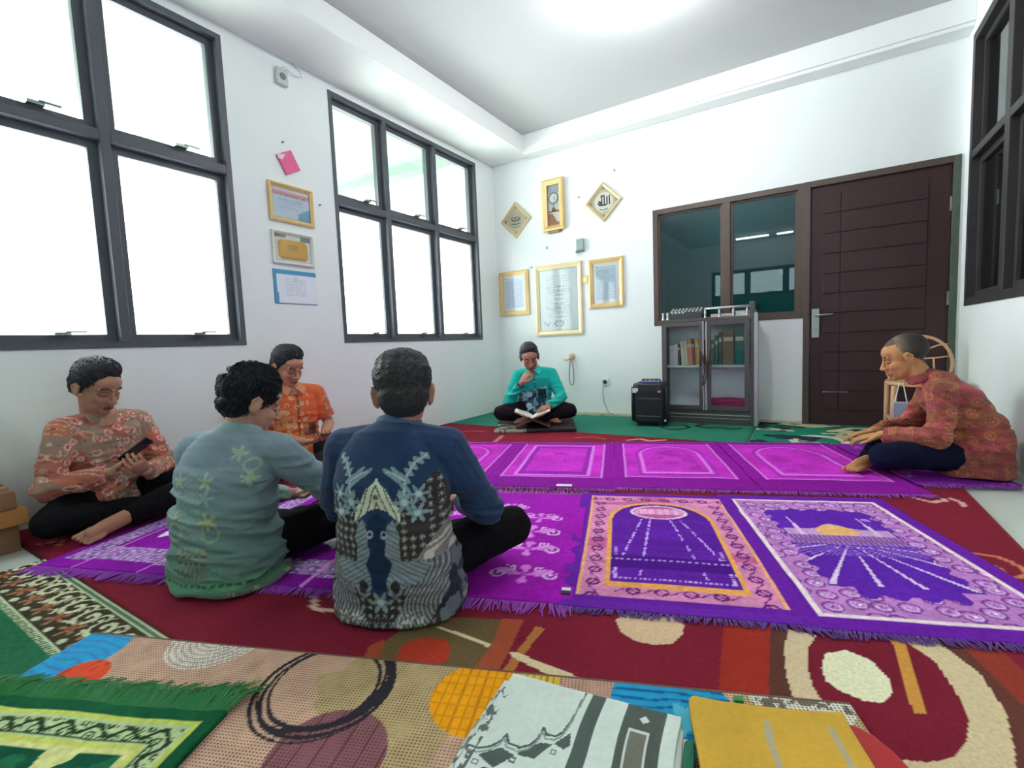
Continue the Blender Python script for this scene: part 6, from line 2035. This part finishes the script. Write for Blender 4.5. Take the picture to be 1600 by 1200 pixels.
# left: man by the wall looking at his phone
b1_, a1_ = (-3.16, 0.93, 0.018), 10
h1 = (0.045, 0.215, 0.315)
p1, _ = person('barefoot man in a rust and pink batik shirt looking at his phone by the cartons', b1_, a1_,
    dict(nek=(0.01, 0.035, 0.56), hd=(0.035, 0.085, 0.70), elR=(0.275, 0.07, 0.235), elL=(-0.235, 0.11, 0.24), wrR=(0.10, 0.235, 0.285), wrL=(-0.04, 0.27, 0.255),
         knR=(0.31, 0.15, 0.10), knL=(-0.33, 0.34, 0.15), anL=(0.10, 0.335, 0.075), toL=(0.285, 0.335, 0.035), anR=(-0.08, 0.24, 0.06), toR=(-0.2, 0.28, 0.04), upL=(0, 0.5, 1)),
    (12, 24, 0), HAIR_N, BLK, (176, 128, 104), paint_p1, m_black, hs=1.1,
    hands=(dict(d=(0.55, 0.35, 0.55), n=(0.3, -0.3, 0.8), curl=(0.7, 0.8, 0.5), ti=0.3), dict(d=(-0.85, 0.05, 0.42), n=(0.1, -0.5, 0.8), curl=(0.5, 0.8, 0.6), ti=0.6)), feet='L', collar_rgb=(150, 128, 112), collar_gap=0.2, seed=1, hem=0.05)
phone('dark smartphone held by the man in the rust batik shirt', b1_, a1_, (-0.015, 0.255, 0.375), (-0.5, 0.35, 0.45), (0.1, -0.75, 0.6), (44, 36, 52))

# grey green shirt seen from behind
b2_, a2_ = (-1.855, 0.895, 0.018), 113
p2, _ = person('man in a grey green batik shirt seated with his back to the camera', b2_, a2_,
    dict(wai=(0.0, -0.02, 0.25), che=(0.015, 0.0, 0.385), sho=(0.03, 0.03, 0.485), nek=(0.04, 0.055, 0.545), hd=(0.062, 0.10, 0.645), shL=(-0.14, 0.03, 0.475), shR=(0.2, 0.035, 0.47),
         elR=(0.315, 0.16, 0.295), elL=(-0.25, 0.14, 0.26), wrR=(0.17, 0.37, 0.24), wrL=(0.03, 0.36, 0.2), knR=(0.27, 0.34, 0.11), knL=(-0.34, 0.26, 0.12)),
    (-36, 22, 0), HAIR_M, BLK, (186, 138, 116), paint_p2, m_black, hs=1.03,
    hands=(dict(d=(0.75, 0.35, 0.3), n=(0.1, -0.4, 0.8)), dict(d=(-0.6, 0.45, 0.15), n=(-0.1, -0.4, 0.8), curl=(0.6, 0.7, 0.5))), feet='', collar_rgb=(128, 152, 156), voxel=0.005, fold=0.017, seed=2, hem=0.0, hemw=0.20)
phone('dark smartphone in the hands of the man in the grey green shirt', b2_, a2_, (0.1, 0.44, 0.24), (0.2, 0.8, 0.35), (0, -0.45, 0.85), (36, 34, 44))

# navy shirt seen from behind
b3_, a3_ = (-1.155, 1.09, 0.018), 113
p3, _ = person('man in a navy batik shirt with bird motifs seated with his back to the camera', b3_, a3_,
    dict(wai=(0, -0.03, 0.26), che=(0, -0.02, 0.41), sho=(0.005, 0.0, 0.52), nek=(0.01, 0.03, 0.58), hd=(0.02, 0.05, 0.68), shL=(-0.17, 0.0, 0.505), shR=(0.175, 0.0, 0.505),
         elR=(0.275, 0.085, 0.285), elL=(-0.265, 0.085, 0.29), wrR=(0.13, 0.31, 0.22), wrL=(-0.08, 0.32, 0.22), knR=(0.335, 0.265, 0.15), knL=(-0.26, 0.33, 0.13), anL=(0.12, 0.32, 0.075), toL=(0.28, 0.31, 0.05)),
    (22, 8, 0), HAIR_F, (44, 46, 50), (168, 116, 96), paint_p3, m_black,
    hands=(dict(d=(0.5, 0.6, 0.1), n=(0.1, 0.1, 1)), dict(d=(-0.5, 0.6, 0.1), n=(-0.1, 0.1, 1))), feet='L', collar_rgb=(70, 96, 128), voxel=0.004, fold=0.011, size=1.05, hs=1.12, seed=3, hem=-0.005, hemw=0.205)

# orange shirt by the wall
b4_, a4_ = (-3.16, 2.02, 0.012), -14
p4, _ = person('man in an orange short sleeved batik shirt looking at his phone under the window', b4_, a4_,
    dict(wai=(0, -0.015, 0.29), che=(0.005, 0.0, 0.44), sho=(0.01, 0.015, 0.55), nek=(0.015, 0.04, 0.61), hd=(0.035, 0.085, 0.745), shL=(-0.165, 0.015, 0.54), shR=(0.175, 0.015, 0.54),
         elL=(-0.235, 0.06, 0.31), elR=(0.23, 0.08, 0.30), wrL=(-0.11, 0.26, 0.26), wrR=(0.02, 0.27, 0.235), knL=(-0.34, 0.3, 0.14), knR=(0.34, 0.27, 0.13)),
    (18, 24, 0), HAIR_N, BLK, (190, 134, 106), paint_p4, mat('grey_trouser_cloth', (50, 48, 54), 0.9, bump=0.3, bscale=40, var=0.12, spec=0.15), sleeves='short', hs=1.12,
    hands=(dict(d=(0.15, 0.85, -0.05), n=(0.4, 0.0, 0.9), curl=(0.5, 0.6, 0.4)), dict(d=(-0.55, 0.75, 0.1), n=(-0.2, 0.0, 0.9), curl=(0.5, 0.7, 0.5))), feet='', collar_rgb=(210, 138, 98), collar_gap=0.32, seed=4, hem=0.05)
phone('brown smartphone held by the man in the orange shirt', b4_, a4_, (-0.075, 0.36, 0.285), (-0.15, 0.85, 0.1), (0, -0.3, 0.9), (70, 44, 44))

# reader in turquoise on a pad
b5_, a5_ = (-2.45, 4.32, 0.055), -62
p5, _ = person('man in a turquoise shirt reading an open book, one hand at his chin', b5_, a5_,
    dict(wai=(0, -0.01, 0.25), che=(0, 0.02, 0.38), sho=(0.0, 0.05, 0.485), nek=(0.01, 0.07, 0.54), hd=(0.04, 0.125, 0.655), shL=(-0.17, 0.045, 0.475), shR=(0.165, 0.045, 0.465),
         elR=(0.275, 0.11, 0.19), elL=(-0.27, 0.17, 0.25), wrR=(0.12, 0.235, 0.415), wrL=(-0.13, 0.36, 0.185), knL=(-0.345, 0.25, 0.115), knR=(0.345, 0.25, 0.115), anL=(0.06, 0.30, 0.05), toL=(0.2, 0.3, 0.03), anR=(-0.08, 0.25, 0.04), toR=(-0.24, 0.33, 0.03)),
    (8, 26, 6), HAIR_S, (48, 48, 52), (176, 122, 104), paint_p5, mat('dark_purple_trouser', (32, 22, 32), 0.9, bump=0.3, bscale=40, var=0.12, spec=0.12),
    hands=(dict(d=(0.5, 0.6, -0.15), n=(0.2, 0.0, -0.9), curl=(0.2, 0.3, 0.2)), dict(d=(-0.45, 0.02, 0.66), n=(-0.5, -0.6, -0.3), curl=(0.9, 1.1, 0.7), ti=0.8, s=1.12)), feet='LR', hs=1.14, collar_rgb=(44, 200, 190), collar_gap=0.32, seed=5, hem=0.06)

# bald man at the right
b6_, a6_ = (0.765, 3.60, 0.024), 178
p6, _ = person('man with cropped grey hair in a reddish batik shirt leaning forward at the right', b6_, a6_,
    dict(pel=(0, 0.0, 0.11), wai=(0, 0.005, 0.25), che=(0, 0.07, 0.385), sho=(0, 0.15, 0.48), nek=(0, 0.225, 0.545), hd=(0.0, 0.30, 0.655), shL=(-0.165, 0.15, 0.46), shR=(0.165, 0.15, 0.46),
         elL=(-0.235, 0.17, 0.225), elR=(0.235, 0.24, 0.22), wrL=(-0.12, 0.41, 0.205), wrR=(0.0, 0.44, 0.205), knL=(-0.27, 0.40, 0.115), knR=(0.33, 0.34, 0.12), anL=(0.08, 0.36, 0.06), anR=(-0.15, 0.47, 0.05), toR=(-0.29, 0.555, 0.028), toL=(0.22, 0.38, 0.04)),
    (0, 18, 0), HAIR_B, (52, 48, 46), (196, 142, 92), paint_p6, m_navyt,
    hands=(dict(d=(0.15, 0.8, -0.22), n=(0.2, 0.1, -1), curl=(0.1, 0.35, 0.3)), dict(d=(-0.2, 0.8, -0.2), n=(-0.2, 0.1, -1), curl=(0.1, 0.35, 0.3))), feet='R', collar_rgb=(150, 72, 76), collar_gap=0.25, seed=6, hem=0.01, size=1.02, belly=1.15, hgrey=(120, 104, 82), hs=1.1)

# ------------------------------------------------------------------ pad, stand and book of the reader
m_pad = matc('pad_cloth', 0.85, 0.3, 200, 0.2, 0, 0.1, 60)
def paint_pad(X, Y):
    c = np.tile(V(52, 44, 50), (len(X), 1))
    k = (X < -0.08) & (Y < -0.05)
    put(c, k & (fbm(X * 12, Y * 12, seed=301) > 0.45), (176, 170, 150))
    put(c, k & (fbm(X * 20, Y * 20, seed=302) > 0.62), (110, 108, 104))
    put(c, np.abs(Y + 0.36) < 0.012, (96, 80, 84))
    return c
a5r = math.radians(a5_) - math.pi / 2
px_, py_, _z = place(b5_, a5_, (0.0, 0.13, 0))
pad = link(sheet(lines(-0.39, 0.39, 0.012), lines(-0.36, 0.40, 0.012), lambda X, Y: paint_pad(-X, -Y), 0.0, 0.03, 0.012, 300, 0.01), 'sitting_pad', m_pad, None, (px_, py_, 0.0105), (0, 0, a5r))
tag(pad, 'dark sitting pad with a pale pattern under the man in turquoise', 'pad')
m_rehal = mat('brown_wood', (88, 52, 46), 0.5, bump=0.15, bscale=30, var=0.15)
rh = tag(empty('book_stand', place(b5_, a5_, (0.02, 0.44, -0.012)), a5r), 'folding dark wooden book stand in front of the man in turquoise', 'stand')
for s in (-1, 1):
    M().obox((0, 0.0, 0.09), (s * 0.165, 0, 0.075), (0, 0.085, 0), (-0.075 * 0.05 * s, 0, 0.006)).build('board', m_rehal, rh, bevel=0.003)
    M().lathe([(0.012, -0.095), (0.012, 0.095)], (0, 0, 0.09), 10, 'y').build('hinge_pin', m_rehal, rh)
bk = tag(empty('open_book', place(b5_, a5_, (0.02, 0.43, 0.095)), a5r), 'open book with white pages on the folding stand', 'book')
for s in (-1, 1):
    pts = [(0, 0.0), (s * 0.05, 0.034), (s * 0.11, 0.05), (s * 0.165, 0.072), (s * 0.165, 0.06), (s * 0.11, 0.03), (s * 0.05, 0.008)]
    M().prism(pts if s > 0 else pts[::-1], lambda a, b, d: (a, d, b), -0.1, 0.1).build('page_block', mat('book_pages', (236, 232, 222), 0.7, var=0.03), bk)
    M().obox((s * 0.085, 0, 0.028), (s * 0.088, 0, 0.034), (0, 0.105, 0), (0, 0, 0.003)).build('cover', mat('book_cover_brown', (110, 60, 50), 0.5), bk)
    for i in range(8):
        y = -0.08 + i * 0.022
        M().obox((s * 0.09, y, 0.0478), (s * 0.05, 0, 0.0135), (0, 0.003, 0), (0, 0, 0.0006)).build('text_line', mat('print_grey', (190, 186, 178), 0.8), bk)
